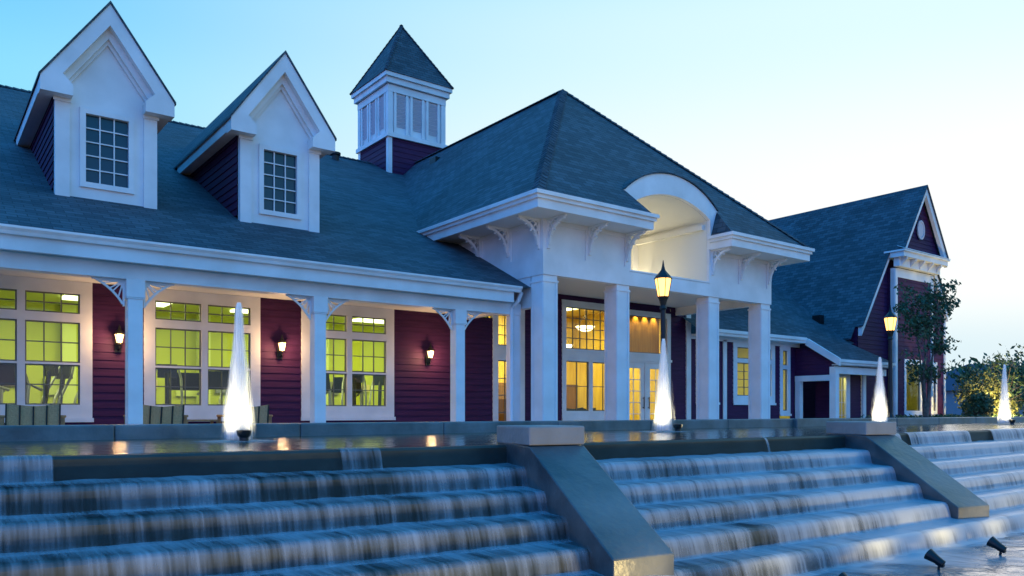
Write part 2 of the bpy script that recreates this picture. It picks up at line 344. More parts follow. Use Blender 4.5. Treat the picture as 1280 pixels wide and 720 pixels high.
# falling water
fx = 700; fxs = [XS0 + (XS1 - XS0) * i / fx for i in range(fx + 1)]
def n1d(x, s): return noise.noise(Vector((x, s * 7.31, .37)))
def weir_flow(x):
    # where the top lip runs over: a trickle at the left, two short ones, then all of the right-hand bay
    f = 0.0
    for a, b, v in ((-6, .86, .62), (3.05, 3.45, .5), (8.85, 8.93, .45), (11.2, 30, .72)):
        if a <= x <= b: f = max(f, v)
    if 12.35 < x < 12.6 or 14.9 < x < 15.9: f = 0
    return f
fw = MB(); fw.att = []
PROF = [(.385, .022, .98), (.30, .018, .88), (.16, .012, .76), (.05, .012, .66), (.0, .004, .68), (-.024, -.022, .72), (-.04, -.06, .64), (-.052, -.10, .56), (-.063, -.15, .54), (-.07, -.178, .62), (-.12, -.188, .86)]
for k in range(6):
    top = ZW - k * RH; base = len(fw.v); P = PROF[2:] if k == 0 else PROF
    arc = [0]
    for q in range(1, len(P)): arc.append(arc[-1] + math.hypot(P[q][0] - P[q - 1][0], P[q][1] - P[q - 1][1]))
    for i, x in enumerate(fxs):
        y0 = lipY(x) - k * TD
        bl = .010 * n1d(x * 5, k) + .006 * n1d(x * 17, k + 20)
        sec = .01 + .21 * max(-1, min(1, (x - 6.4) / 3.4))          # more water towards the right
        for q, (dy, dz, fl) in enumerate(P):
            fall = max(0, -dz / .18)
            lift = .010 * n1d(x * 6, k + 50 + q) if fl >= .9 else 0
            if k == 5 and q == len(P) - 1: dy -= .06
            fw.v.append((x, y0 + dy - bl * fall - .004, top + dz + lift))
            wf = weir_flow(x)
            val = fl + sec + .16 * n1d(x * .9, k + 9)
            if k == 0: val = -1.0 if wf == 0 else val * .5 + wf * .5
            fw.att.append(val); fw.uv[len(fw.v) - 1] = (x + k * 13.7, arc[q] + k * 3.1)
    n = len(P)
    for i in range(fx):
        for q in range(n - 1):
            a = base + i * n + q; fw.f.append([a, a + 1, a + n + 1, a + n]); fw.m.append(0)
fo_ = fw.build('cascade_water', 'fall', smooth=True); fo_['kind'] = 'structure'
# frothy apron on the lower pool along the last step
ap = MB(); ap.att = []; AW = [(0.02, 1.15), (-.12, 1.0), (-.3, .80), (-.6, .66), (-1.0, .56), (-1.6, .48), (-2.6, .2)]
for i, x in enumerate(fxs[::2]):
    y0 = lipY(x) - 5 * TD
    for q, (dy, fl) in enumerate(AW):
        ap.v.append((x, y0 + dy - .06, -1.555 + .006 + (.012 if q < 3 else 0) * (1 + n1d(x * 8, q)))); ap.att.append(fl - .18 + .3 * n1d(x * 1.3, q * .35))
        ap.uv[len(ap.v) - 1] = (x * .28 + dy * .15, dy * 2.0 + x * .25)
n = len(AW)
for i in range(len(fxs[::2]) - 1):
    for q in range(n - 1):
        a = i * n + q; ap.f.append([a, a + 1, a + n + 1, a + n]); ap.m.append(0)
ap.build('pool_foam', 'fall', smooth=True)['kind'] = 'stuff'

# piers between the bays
def pier(px, py, ex, ey, lab, wid=.62):
    d = Vector((ex - px, ey - py, 0)); ln = d.length; d.normalize(); s_ = Vector((-d.y, d.x, 0))      # s_ points right (+X)
    if s_.x < 0: s_ = -s_
    p = Vector((px, py, 0)); F = (px, py, -.8)
    t = thing('fountain_pier', lab, 'stone pier', F, 0, 'sloping piers between the cascade bays')
    b = MB()
    prof = [(-.72, -.30), (0.0, -.335), (ln, -1.19), (ln, -1.9), (-.72, -1.9)]
    A = [p + d * a + Vector((0, 0, z)) for a, z in prof]
    b.prism(A, s_ * wid); b.build('shaft', 'pier', t, F, bevel=.012)
    b = MB(); A = [p + d * a - s_ * .006 + Vector((0, 0, z)) for a, z in ((-.726, -.139), (.006, -.139), (.006, -.325), (-.726, -.325))]
    b.prism(A, s_ * (wid + .012)); b.build('cap_block', 'cap', t, F, bevel=.015)
pier(4.75, 6.0, 4.50, 4.60, 'broad sloping stone pier in the middle of the cascade below the arched entrance')
pier(10.7, 5.89, 10.40, 4.53, 'smaller sloping stone pier at right of the cascade near two black floodlights', .60)

# coping wall behind the upper pool
cw = thing('coping_wall', 'long low stone coping wall along the back of the upper pool', 'low wall', (10, 11, 0))
x = -10.0; seg = 0
while x < 38:
    x2 = x + 2.4; b = MB()
    proud = .10 if 14.3 < x < 16.5 else 0
    b.box(x + .004, x2 - .004, 10.8 - proud, 11.25, -1.5, -.16 + (.004 if proud else 0)); b.build('coping_stone', 'concrete', cw, (10, 11, 0), bevel=.02)
    x = x2

# ================================================================== CLUBHOUSE
BO = (8.0, 17.5, 0.0)
cl = thing('clubhouse', 'large maroon clubhouse with grey shingle roofs, white trim, long porch and arched entrance', 'building', BO)
def part(mb, name, mats, parent=cl, **k): return mb.build(name, mats, parent, BO, **k)
YW = 17.55
# --- windows -----------------------------------------------------
def grid_bars(b, x0, x1, z0, z1, y, nx, nz, t=.022, d=.03):
    for i in range(1, nx):
        xx = x0 + (x1 - x0) * i / nx; b.box(xx - t / 2, xx + t / 2, y, y + d, z0, z1)
    for i in range(1, nz):
        zz = z0 + (z1 - z0) * i / nz; b.box(x0, x1, y + .002, y + d - .002, zz - t / 2, zz + t / 2)
def window(x0, x1, z0, z1, lights, y=YW, parent=cl, name='window', casing='white', glass='glass', label=None):
    """casing from outer rectangle minus the lights; lights = (x0,x1,z0,z1,nx,nz)"""
    b = MB()
    xsb = sorted({x0, x1, *[l[0] for l in lights], *[l[1] for l in lights]}); zsb = sorted({z0, z1, *[l[2] for l in lights], *[l[3] for l in lights]})
    for i in range(len(xsb) - 1):
        for k in range(len(zsb) - 1):
            cx = (xsb[i] + xsb[i + 1]) / 2; cz = (zsb[k] + zsb[k + 1]) / 2
            if not any(l[0] < cx < l[1] and l[2] < cz < l[3] for l in lights):
                b.box(xsb[i], xsb[i + 1], y - .035, y + .10, zsb[k], zsb[k + 1])
    b.box(x0 - .02, x1 + .02, y - .075, y - .036, z0 - .05, z0 + .03)      # sill nosing
    wo = part(b, name, casing, parent)
    if label: wo['label'] = label
    s_ = MB(); p = MB()
    for (a, bb, c, d, nx, nz) in lights:
        fr = .026
        s_.box(a, a + fr, y + .01, y + .06, c, d); s_.box(bb - fr, bb, y + .01, y + .06, c, d)
        s_.box(a + fr, bb - fr, y + .01, y + .06, c, c + fr); s_.box(a + fr, bb - fr, y + .01, y + .06, d - fr, d)
        grid_bars(s_, a + fr, bb - fr, c + fr, d - fr, y + .02, nx, nz)
        p.poly([(a + .01, y + .045, c + .01), (bb - .01, y + .045, c + .01), (bb - .01, y + .045, d - .01), (a + .01, y + .045, d - .01)])
    part(s_, 'sash', 'muntin', wo if parent is cl else parent); part(p, 'pane', glass, wo if parent is cl else parent)
    return wo
def porch_window(xr):
    x0 = xr - 2.41; x1 = xr; gl = []
    for a in (x0 + .215, x0 + .215 + .925 + .13):
        b = a + .925
        gl += [(a, b, 1.92, 2.31, 3, 2), (a, b, .96, 1.75, 3, 2), (a, b, .14, .92, 3, 2)]
    window(x0, x1, -.15, 2.555, gl)
WR = [-.52, 2.84, 6.20, 9.57]
for xr in WR: porch_window(xr)
# maroon lap siding between the windows
sd = MB(); edges = [-8.0] + [q for xr in WR for q in (xr - 2.41, xr)] + [12.6]
for i in range(0, len(edges), 2): sd.siding((edges[i], YW), (edges[i + 1], YW), -.72, 2.56, (0, -1))
for xr in WR: sd.siding((xr - 2.41, YW), (xr, YW), -.72, -.15, (0, -1))
part(sd, 'porch_siding', 'siding')
# narrow window by the entrance
window(12.60, 13.70, -.65, 2.9, [(12.78, 13.32, 1.83, 2.68, 2, 3), (12.78, 13.32, -.5, 1.42, 2, 4)])
# entrance wall: siding, big window, double doors
sd = MB()
sd.siding((13.7, YW), (15.08, YW), -.72, 3.5, (0, -1)); sd.siding((15.08, YW), (17.42, YW), 3.28, 3.5, (0, -1)); sd.siding((17.42, YW), (19.75, YW), 3.2, 3.5, (0, -1))
sd.siding((19.75, YW), (20.5, YW), -.72, 3.5, (0, -1)); sd.siding((15.08, YW), (17.42, YW), -.72, -.2, (0, -1))
part(sd, 'entrance_siding', 'siding')
window(15.08, 17.42, -.2, 3.28, [(15.24, 17.24, 1.86, 3.09, 7, 4), (15.24, 16.15, .03, 1.50, 2, 2), (16.29, 17.24, .03, 1.50, 2, 2)])
window(17.42, 19.75, 1.66, 3.2, [(17.62, 19.58, 1.87, 3.03, 1, 1)], name='transom')
b = MB()
for a, c in ((17.42, 17.60), (18.54, 18.62), (19.56, 19.75)): b.box(a, c, YW - .035, YW + .1, -.7, 1.655)
b.box(17.60, 18.54, YW - .035, YW + .1, 1.56, 1.655); b.box(18.62, 19.56, YW - .035, YW + .1, 1.56, 1.655)
part(b, 'door_frame', 'white')
for a, c, hx in ((17.605, 18.535, 18.46), (18.625, 19.555, 18.70)):
    b = MB(); y0, y1 = YW - .01, YW + .045
    b.box(a, a + .17, y0, y1, -.69, 1.555); b.box(c - .17, c, y0, y1, -.69, 1.555); b.box(a + .17, c - .17, y0, y1, 1.38, 1.555); b.box(a + .17, c - .17, y0, y1, -.69, -.42)
    d = part(b, 'door', 'white'); b = MB(); grid_bars(b, a + .17, c - .17, -.42, 1.38, YW + .008, 2, 5); part(b, 'muntin_grid', 'white', d)
    b = MB(); b.poly([(a + .165, YW + .02, -.425), (c - .165, YW + .02, -.425), (c - .165, YW + .02, 1.385), (a + .165, YW + .02, 1.385)]); part(b, 'pane', 'glass', d)
    b = MB(); b.tube([(hx, YW - .07, .10), (hx, YW - .07, .48)], .016); b.tube([(hx, YW - .07, .14), (hx, YW - .008, .14)], .012); b.tube([(hx, YW - .07, .44), (hx, YW - .008, .44)], .012); part(b, 'handle', 'black', d)
# --- rooms behind the glass ---------------------------------------
def room(x0, x1, y0, y1, z0, z1, wall, ceil, floor, name):
    b = MB(); b.poly([(x0, y1, z0), (x1, y1, z0), (x1, y1, z1), (x0, y1, z1)]); b.poly([(x0, y0, z0), (x0, y1, z0), (x0, y1, z1), (x0, y0, z1)]); b.poly([(x1, y1, z0), (x1, y0, z0), (x1, y0, z1), (x1, y1, z1)])
    b.poly([(x0, y0, z1), (x0, y1, z1), (x1, y1, z1), (x1, y0, z1)], 1); b.poly([(x0, y0, z0), (x1, y0, z0), (x1, y1, z0), (x0, y1, z0)], 2)
    return part(b, name, [wall, ceil, floor])
room(-5, 12.5, YW + .11, 22.2, -.6, 2.62, 'gymwall', 'gymwall_pale', 'carpet', 'gym_room')
room(12.55, 20.5, YW + .11, 23, -.6, 3.7, 'gold', 'gold_pale', 'carpet', 'lobby_room')
room(20.55, 26.8, YW + .11, 20.5, -.6, 2.6, 'yellow', 'gold_pale', 'carpet', 'side_room')
b = MB(); b.box(12.56, 20.49, 22.9, 22.99, -.6, 1.05); b.box(15.4, 17.4, 20.6, 21.3, -.6, .42); part(b, 'wainscot', 'darkwood')
b = MB(); b.box(-5, 12.5, 21.5, 22.15, -.6, .12); part(b, 'counter', 'machine')
for k in range(16):
    b = MB(); x = -3.6 + k * 1.02; b.box(x, x + .55, 22.12, 22.19, .42 + .1 * (k % 3), .84 + .06 * (k % 2)); part(b, 'notice_panel', ('gymwall_pale', 'machine_grey', 'gold_pale')[k % 3])
for x in (-1.9, 2.9, 6.1, 9.5): b = MB(); b.box(x, x + .3, 21.9, 22.19, -.6, 2.61); part(b, 'wall_pier', 'gymwall_pale')
# --- porch: ceiling, beam, gutter, columns, fretwork -----------------
b = MB(); b.box(-8, 11.5, 14.95, YW, 2.56, 2.64); part(b, 'porch_ceiling', 'soffit')
b = MB(); b.box(-8, 11.5, 14.86, 15.12, 2.29, 2.555); part(b, 'porch_beam', 'white')
b = MB(); b.box(-8, 11.1, 14.62, 14.95, 2.56, 2.60); b.box(-8, 11.1, 14.60, 14.64, 2.54, 2.78); part(b, 'fascia', 'white')
gp = [(14.60, 2.90), (14.46, 2.90), (14.46, 2.865), (14.50, 2.82), (14.52, 2.77), (14.598, 2.77)]
b = MB(); b.prism([(-8, y, z) for y, z in gp], (19.25, 0, 0)); part(b, 'gutter', 'white')
b = MB(); b.tube([(11.33, 14.62, 2.80), (11.30, 14.70, 2.60), (11.22, 14.86, 2.42), (11.22, 14.86, -.7)], .05, 8); part(b, 'downspout', 'white')
cb = MB(); cb.box(-.12, .12, -.12, .12, 0, 2.66); cb.box(-.15, .15, -.15, .15, 2.68, 2.988); cb.box(-.14, .14, -.14, .14, 2.655, 2.679); cb.box(-.15, .15, -.15, .15, -.0, .18)
colm = None
for X in (-.28, 3.08, 6.47, 9.80):
    if colm is None: colm = cb.build('porch_column', 'white', cl, (0, 0, 0), z=0, bevel=.006); o = colm
    else: o = colm.copy(); C.objects.link(o)
    o.location = (X - BO[0], 14.99 - BO[1], 0)
b = MB(); b.box(11.25, 11.5, 14.88, 15.1, -.7, 2.288); part(b, 'pilaster', 'white')
# fretwork: fan of spokes under a curved brace
fb = MB(); t = .035
W_, H_ = .46, .42
fb.box(0, W_ + .05, -t / 2, t / 2, -.03, 0); fb.box(0, .03, -t / 2, t / 2, -H_ - .04, -.03)
arcp = [(.03 + (W_ - .03) * (.35 * (1 - math.cos(R(a))) + .65 * a / 90), 0, -H_ + (H_ - .015) * (.35 * math.sin(R(a)) + .65 * a / 90)) for a in range(0, 91, 10)]
for p0, p1 in zip(arcp[:-1], arcp[1:]): fb.beam(p0, p1, t, .032, up=(0, 1, 0))
for a in (15, 32, 48, 64, 78):
    k = arcp[max(0, min(9, a // 10 + 1))]; fb.beam((.02, 0, -.02), (k[0], 0, k[2]), t * .6, .024, up=(0, 1, 0))
midp = [(.02 + .17 * (1 - math.cos(R(a))) + 0, 0, -.17 + .15 * math.sin(R(a))) for a in range(0, 91, 15)]
for p0, p1 in zip(midp[:-1], midp[1:]): fb.beam(p0, p1, t * .7, .018, up=(0, 1, 0))
fret = None
for X in (-.28, 3.08, 6.47, 9.80):
    for sg in (1, -1):
        if fret is None: fret = fb.build('fretwork_bracket', 'white', cl, z=0); o = fret
        else: o = fret.copy(); C.objects.link(o)
        o.location = (X + sg * .151 - BO[0], 14.99 - BO[1], 2.288 + EYE); o.rotation_euler = (0, 0, 0 if sg > 0 else math.pi)
# --- main roof ---------------------------------------------------------
def mz(y): return 2.905 + .498 * (y - 14.5)
rf = MB(); pts = [(-8, 14.48), (11.52, 14.48), (11.52, 18.0), (20.5, 18.0), (26, 18.0), (26, 28.45), (-8, 28.45)]
rf.poly([(x, y, mz(y)) for x, y in pts]); rf.poly([(26, 28.45, mz(28.45)), (26, 42.4, mz(14.5)), (-8, 42.4, mz(14.5)), (-8, 28.45, mz(28.45))])
part(rf, 'main_roof', 'roof')
b = MB(); b.box(-7.8, 26, 42.0, 42.2, -.7, 2.9); b.prism([(-7.8, 17.6, -.7), (-7.8, 42, -.7), (-7.8, 42, 2.9), (-7.8, 28.45, 9.6), (-7.8, 17.6, 4.2)], (.1, 0, 0)); part(b, 'back_wall', 'siding')
def caps(b, p0, p1, w=.30, step=.2):
    p0 = Vector(p0); p1 = Vector(p1); n = int((p1 - p0).length / step); d = (p1 - p0) / n
    for i in range(n):
        a = p0 + d * i; e = a + d * 1.15
        side = d.cross(Vector((0, 0, 1))).normalized() * w / 2; dn = Vector((0, 0, -w * .34))
        up0 = Vector((0, 0, .055)); up1 = Vector((0, 0, .03))
        b.poly([a + up0, e + up1, e + up1 + side + dn, a + up0 + side + dn]); b.poly([a + up0, a + up0 - side + dn, e + up1 - side + dn, e + up1])
        b.poly([a + up0, a + up0 + side + dn, a + up0 - side + dn])
b = MB(); caps(b, (-8, 28.45, 9.86), (14.5, 28.45, 9.86)); part(b, 'ridge_cap', 'roof')
# --- dormers -------------------------------------------------------------
def dormer(cx):
    y = 16.75; hw = .88; zb = mz(y) - .05; ze = 5.95
    apex = 7.50; pitch = (apex - 6.0) / (hw + .16)
    f_ = MB()   # front wall, pentagon, with window opening built round
    wx0, wx1, wz0, wz1 = cx - .37, cx + .37, 4.33, 5.62
    f_.box(cx - hw, wx0, y, y + .08, zb, 6.0); f_.box(wx1, cx + hw, y, y + .08, zb, 6.0); f_.box(wx0, wx1, y, y + .08, zb, wz0); f_.box(wx0, wx1, y, y + .08, wz1, 6.0)
    f_.prism([(cx - hw, y, 6.0), (cx + hw, y, 6.0), (cx, y, 6.0 + hw * pitch)], (0, .08, 0))
    for sg in (-1, 1): f_.box(cx + sg * hw, cx + sg * (hw - .24), y - .06, y - .001, zb - .02, 5.92); f_.box(cx + sg * (hw + .03), cx + sg * (hw - .27), y - .085, y - .061, 5.74, 5.80)
    d = part(f_, 'dormer', 'white')
    b = MB()   # window casing ring
    for a, c, e, g_ in ((wx0 - .10, wx0, wz0 - .1, wz1 + .1), (wx1, wx1 + .10, wz0 - .1, wz1 + .1), (wx0, wx1, wz0 - .1, wz0), (wx0, wx1, wz1, wz1 + .1)): b.box(a, c, y - .045, y - .001, e, g_)
    part(b, 'window_casing', 'white', d)
    b = MB(); grid_bars(b, wx0, wx1, wz0, wz1, y + .01, 3, 5, .021); part(b, 'muntin_grid', 'white', d)
    b = MB(); b.poly([(wx0, y + .05, wz0), (wx1, y + .05, wz0), (wx1, y + .05, wz1), (wx0, y + .05, wz1)]); part(b, 'pane', 'darkglass', d)
    # side siding down to the roof
    for sg in (-1, 1):
        X = cx + sg * hw; b = MB()
        def clip(z, y=y): return (0, max(0, min(1, ((z - 2.905) / .498 + 14.5 - y - .08) / 5.0)))
        b.siding((X, y + .08), (X, y + 5.08), zb + .02, 5.93, (sg, 0), clip=clip); part(b, 'cheek_siding', 'siding', d)
    yf = y - .30; yb = 14.5 + (apex + .25 - 2.905) / .498
    ew = hw + .26; zet = 6.0 + .0
    A = apex + .18
    pz = (A - 6.08) / ew
    b = MB()
    for sg in (-1, 1):
        ybk = 14.5 + (6.08 - 2.905) / .498
        b.prism([(cx, yf - .03, A), (cx + sg * (ew + .03), yf - .03, 6.08 - .03 * pz), (cx + sg * (ew + .03), ybk, 6.08 - .03 * pz), (cx, yb, A)], (0, 0, .05))
    part(b, 'dormer_roof', 'roof', d)
    b = MB()   # raking boards, three steps, plus boxed returns
    def rake(yo, th, top, wdt, half):
        for sg in (-1, 1):
            h0 = top; 
            zr = max(h0 - half * pz - wdt, 5.82); xr_ = (h0 - wdt - zr) / pz; b.prism([(cx, yo, h0), (cx + sg * half, yo, h0 - half * pz), (cx + sg * half, yo, zr), (cx + sg * xr_, yo, zr), (cx, yo, h0 - wdt)], (0, th, 0))
    rake(yf, .31, A - .005, .40, ew)
    rake(yf + .16, .14, A - .40, .20, ew - .18)
    rake(yf + .235, .065, A - .60, .09, ew - .29)
    for sg in (-1, 1):
        b.prism([(cx + sg * (ew + .004), yf - .008, 6.05), (cx + sg * (ew + .004), yf - .008, 5.80), (cx + sg * (hw - .26), yf - .008, 5.80), (cx + sg * (hw - .26), yf - .008, 6.0), (cx + sg * (ew - .2), yf - .008, 6.05 + .2 * pz)], (0, .3, 0))
    part(b, 'raking_board', 'white', d)
    b = MB()   # eave fascia and soffit along the sides
    for sg in (-1, 1):
        ybk = 14.5 + (5.95 - 2.905) / .498
        b.box(cx + sg * ew, cx + sg * (ew - .03), yf + .312, ybk, 5.84, 6.078); b.box(cx + sg * (ew - .031), cx + sg * (hw + .025), yf + .312, ybk - .1, 5.84, 5.87)
    part(b, 'eave_board', 'white', d)
for cx in (2.97, 6.36): dormer(cx)
# --- cupola -------------------------------------------------------------
tx, ty = 15.87, 28.45
def sqwall(b, h, z0, z1): b.box(tx - h, tx + h, ty - h, ty + h, z0, z1)
b = MB(); sqwall(b, 1.22, 10.72, 12.7); cup = part(b, 'cupola', 'white')
b = MB()
for p0, p1, n in (((tx - 1.25, ty - 1.25), (tx + 1.25, ty - 1.25), (0, -1)), ((tx - 1.25, ty + 1.25), (tx - 1.25, ty - 1.25), (-1, 0)), ((tx + 1.25, ty - 1.25), (tx + 1.25, ty + 1.25), (1, 0))): b.siding(p0, p1, 8.3, 10.6, n, step=.2)
part(b, 'siding_base', 'siding', cup)
b = MB()
for sx in (-1, 1): b.box(tx + sx * 1.29, tx + sx * 1.12, ty - 1.29, ty - 1.12, 8.3, 10.6)
b.box(tx - 1.29, tx - 1.12, ty + 1.29, ty + 1.12, 8.3, 10.6)
b.box(tx - 1.36, tx + 1.36, ty - 1.36, ty + 1.36, 10.6, 10.76); part(b, 'corner_board', 'white', cup)
M['louver'] = mat('louver_paint', (.50, .48, .53), .6)
for k in (-1, 0, 1):
    for fc in ('f', 'l', 'r'):
        b = MB(); c = k * .72; hw = .2; sg = -1 if fc == 'l' else 1
        for z in range(9):
            if fc == 'f': b.poly([(tx + c - hw, ty - 1.235, 11.05 + z * .14), (tx + c + hw, ty - 1.235, 11.05 + z * .14), (tx + c + hw, ty - 1.27, 11.02 + (z + 1) * .14), (tx + c - hw, ty - 1.27, 11.02 + (z + 1) * .14)])
            else:
                q = [(tx + sg * 1.235, ty + c - hw, 11.05 + z * .14), (tx + sg * 1.235, ty + c + hw, 11.05 + z * .14), (tx + sg * 1.27, ty + c + hw, 11.02 + (z + 1) * .14), (tx + sg * 1.27, ty + c - hw, 11.02 + (z + 1) * .14)]
                b.poly(q if sg > 0 else q[::-1])
        part(b, 'louver', 'louver', cup)
b = MB()
for k in (-1, 0, 1):
    for e in (-.26, .26):
        c = k * .72 + e
        b.box(tx + c - .05, tx + c + .05, ty - 1.29, ty - 1.221, 10.8, 12.45); b.box(tx - 1.29, tx - 1.221, ty + c - .05, ty + c + .05, 10.8, 12.45); b.box(tx + 1.221, tx + 1.29, ty + c - .05, ty + c + .05, 10.8, 12.45)
for sx in (-1, 1): b.box(tx + sx * 1.30, tx + sx * 1.1, ty - 1.30, ty - 1.1, 10.78, 12.6)
b.box(tx - 1.30, tx - 1.1, ty + 1.3, ty + 1.1, 10.78, 12.6)
b.box(tx - 1.31, tx + 1.31, ty - 1.31, ty + 1.31, 12.35, 12.62); part(b, 'louver_frame', 'white', cup)
b = MB(); b.box(tx - 1.42, tx + 1.42, ty - 1.42, ty + 1.42, 12.64, 12.86); b.box(tx - 1.50, tx + 1.50, ty - 1.50, ty + 1.50, 12.861, 13.02); part(b, 'cornice', 'white', cup)
b = MB(); h = 1.54; ap_ = (tx, ty, 15.72); cs = [(tx - h, ty - h, 13.025), (tx + h, ty - h, 13.025), (tx + h, ty + h, 13.025), (tx - h, ty + h, 13.025)]
for i in range(4): b.poly([cs[i], cs[(i + 1) % 4], ap_])
b.poly(cs[::-1])
for i in range(4): caps(b, cs[i], ap_, .16)
part(b, 'spire_roof', 'roof', cup)
# --- portico -------------------------------------------------------------
PX0, PX1, PY = 11.54, 20.20, 14.08; EX0, EX1, EY = 10.74, 21.0, 13.28; EZ = 4.79; PP = .985; XM = 15.87; AY = EY + (XM - EX0); AZ = EZ + PP * (XM - EX0)
OX0, OX1 = 14.36, 17.38
def fz(y): return EZ + PP * (y - EY)
# arch geometry
def arc(hw, rise, zs, n=24):
    Rr = (hw * hw + rise * rise) / (2 * rise); zc = zs + rise - Rr; a0 = math.asin(hw / Rr)
    return [(XM + Rr * math.sin(-a0 + 2 * a0 * i / n), zc + Rr * math.cos(-a0 + 2 * a0 * i / n)) for i in range(n + 1)]
inner = arc(1.51, .42, 5.24); outer = arc(1.82, .70, 5.50)
rf = MB()
cut = [(x, EY + (z + .03 - EZ) / PP, z + .03) for x, z in outer]
front = [(EX0, EY, EZ), (OX0, EY, EZ), (OX0 - .25, cut[0][1] - .05, fz(cut[0][1] - .05))] + cut + [(OX1 + .25, cut[-1][1] - .05, fz(cut[-1][1] - .05)), (OX1, EY, EZ), (EX1, EY, EZ), (XM, AY, AZ)]
rf.poly(front)
rf.poly([(EX0, 18.35, EZ), (EX0, EY, EZ), (XM, AY, AZ), (XM, 28.45, AZ)]); rf.poly([(EX1, EY, EZ), (EX1, 24, EZ), (XM, 28.45, AZ), (XM, AY, AZ)])
# little return hips beside the arch
rf.poly([(OX1, EY, EZ), (OX1 + .25, cut[-1][1] - .05, fz(cut[-1][1] - .05)), (OX1 + .02, 14.1, EZ)]); rf.poly([(OX0, EY, EZ), (OX0 - .02, 14.1, EZ), (OX0 - .25, cut[0][1] - .05, fz(cut[0][1] - .05))])
part(rf, 'portico_roof', 'roof')
b = MB()
for i in range(len(outer) - 1):
    (x0, z0), (x1, z1) = outer[i], outer[i + 1]
    b.poly([(x0, 13.96, z0 + .035), (x1, 13.96, z1 + .035), (x1, EY + (z1 + .08 - EZ) / PP, z1 + .035), (x0, EY + (z0 + .08 - EZ) / PP, z0 + .035)])
    b.poly([(x0, 13.96, z0), (x1, 13.96, z1), (x1, 13.96, z1 + .035), (x0, 13.96, z0 + .035)])
part(b, 'eyebrow_roof', 'roof')
b = MB(); caps(b, (EX0, EY, EZ), (XM, AY, AZ)); caps(b, (EX1, EY, EZ), (XM, AY, AZ)); caps(b, (XM, 27.2, AZ), (XM, AY, AZ), .3); part(b, 'hip_cap', 'roof')
# arch face
b = MB()
ring = [(x, 14.0, z) for x, z in inner] + [(OX1, 14.0, 4.0), (outer[-1][0], 14.0, 4.0)] + [(x, 14.0, z) for x, z in outer[::-1]] + [(outer[0][0], 14.0, 4.0), (OX0, 14.0, 4.0)]
def strip(b, A, B, d):
    for i in range(len(A) - 1):
        b.prism([A[i], A[i + 1], B[i + 1], B[i]], d)
Aa = [(OX0, 14.0, 4.45)] + [(x, 14.0, z) for x, z in inner] + [(OX1, 14.0, 4.45)]; Bb = [(outer[0][0], 14.0, 4.45)] + [(x, 14.0, z) for x, z in outer] + [(outer[-1][0], 14.0, 4.45)]
strip(b, Aa, Bb, (0, .12, 0)); part(b, 'arch_trim', 'white')
# vaulted niche behind the arch
b = MB(); ny = 16.7
I2 = [(OX0 + .004, 3.53)] + [(XM + (x - XM) * .9975, z - .003) for x, z in inner] + [(OX1 - .004, 3.53)]
for (x0, z0), (x1, z1) in zip(I2[:-1], I2[1:]): b.poly([(x0, 14.12, z0), (x0, ny, z0), (x1, ny, z1), (x1, 14.12, z1)])
b.poly([(x, ny, z) for x, z in I2][::-1]); b.poly([(OX0, 14.285, 3.528), (OX1, 14.285, 3.528), (OX1, ny, 3.528), (OX0, ny, 3.528)])
niche = part(b, 'vaulted_niche', 'cream')
b = MB(); b.box(OX0 + .01, OX1 - .01, ny - .12, ny - .003, 5.0, 5.14); b.box(OX1 - .12, OX1 - .003, 14.2, ny - .121, 5.0, 5.14); b.box(OX0 + .003, OX0 + .12, 14.2, ny - .121, 5.0, 5.14)
for k in range(5): b.box(OX0 + .25 + k * .62, OX0 + .33 + k * .62, ny - .06, ny - .004, 3.55, 4.99)
part(b, 'cornice_band', 'cream', niche)
b = MB(); b.box(14.45, 17.3, 16.1, 16.2, 3.535, 3.66); tr = part(b, 'light_trough', 'white', niche)
# portico walls (above the columns)
b = MB()
b.box(PX0, OX0, PY, PY + .2, 3.17, 4.50); b.box(OX1, PX1, PY, PY + .2, 3.17, 4.50); b.box(OX0 + .001, OX1 - .001, PY, PY + .2, 3.17, 3.52)
b.box(PX0, PX0 + .2, PY + .46, YW - .05, 2.45, 3.169); b.box(PX0, PX0 + .2, PY + .201, 19.5, 3.17, 4.50); b.box(PX1 - .2, PX1, PY + .201, 19.5, 3.17, 4.50)
part(b, 'portico_wall', 'white')
b = MB()
def panel_front(x0, x1):
    b.box(x0, x1, PY - .034, PY - .001, 3.165, 3.62); b.box(x0, x1, PY - .034, PY - .001, 4.33, 4.46)
    n = 3; sw = .2
    for i in range(n):
        c = x0 + (x1 - x0 - sw) * i / (n - 1); b.box(c, c + sw, PY - .033, PY - .001, 3.621, 4.329)
panel_front(PX0 - .022, OX0); panel_front(OX1, PX1 + .022)
b.box(OX0 + .001, OX1 - .001, PY - .033, PY - .001, 3.166, 3.515); b.box(OX0 - .05, OX1 + .05, PY - .05, PY + .02, 3.521, 3.56)
for y0, y1, z0, z1 in ((PY, 18.4, 3.165, 3.62), (PY, 19, 4.33, 4.46)): b.box(PX0 - .022, PX0 - .001, y0, y1, z0, z1)
for i in range(4): b.box(PX0 - .021, PX0 - .001, PY + i * 1.2, PY + .2 + i * 1.2, 3.621, 4.329)
part(b, 'wall_panelling', 'white')
b = MB(); b.box(PX0 + .201, PX1 - .201, PY + .201, YW - .05, 3.42, 3.5); part(b, 'portico_ceiling', 'soffit')
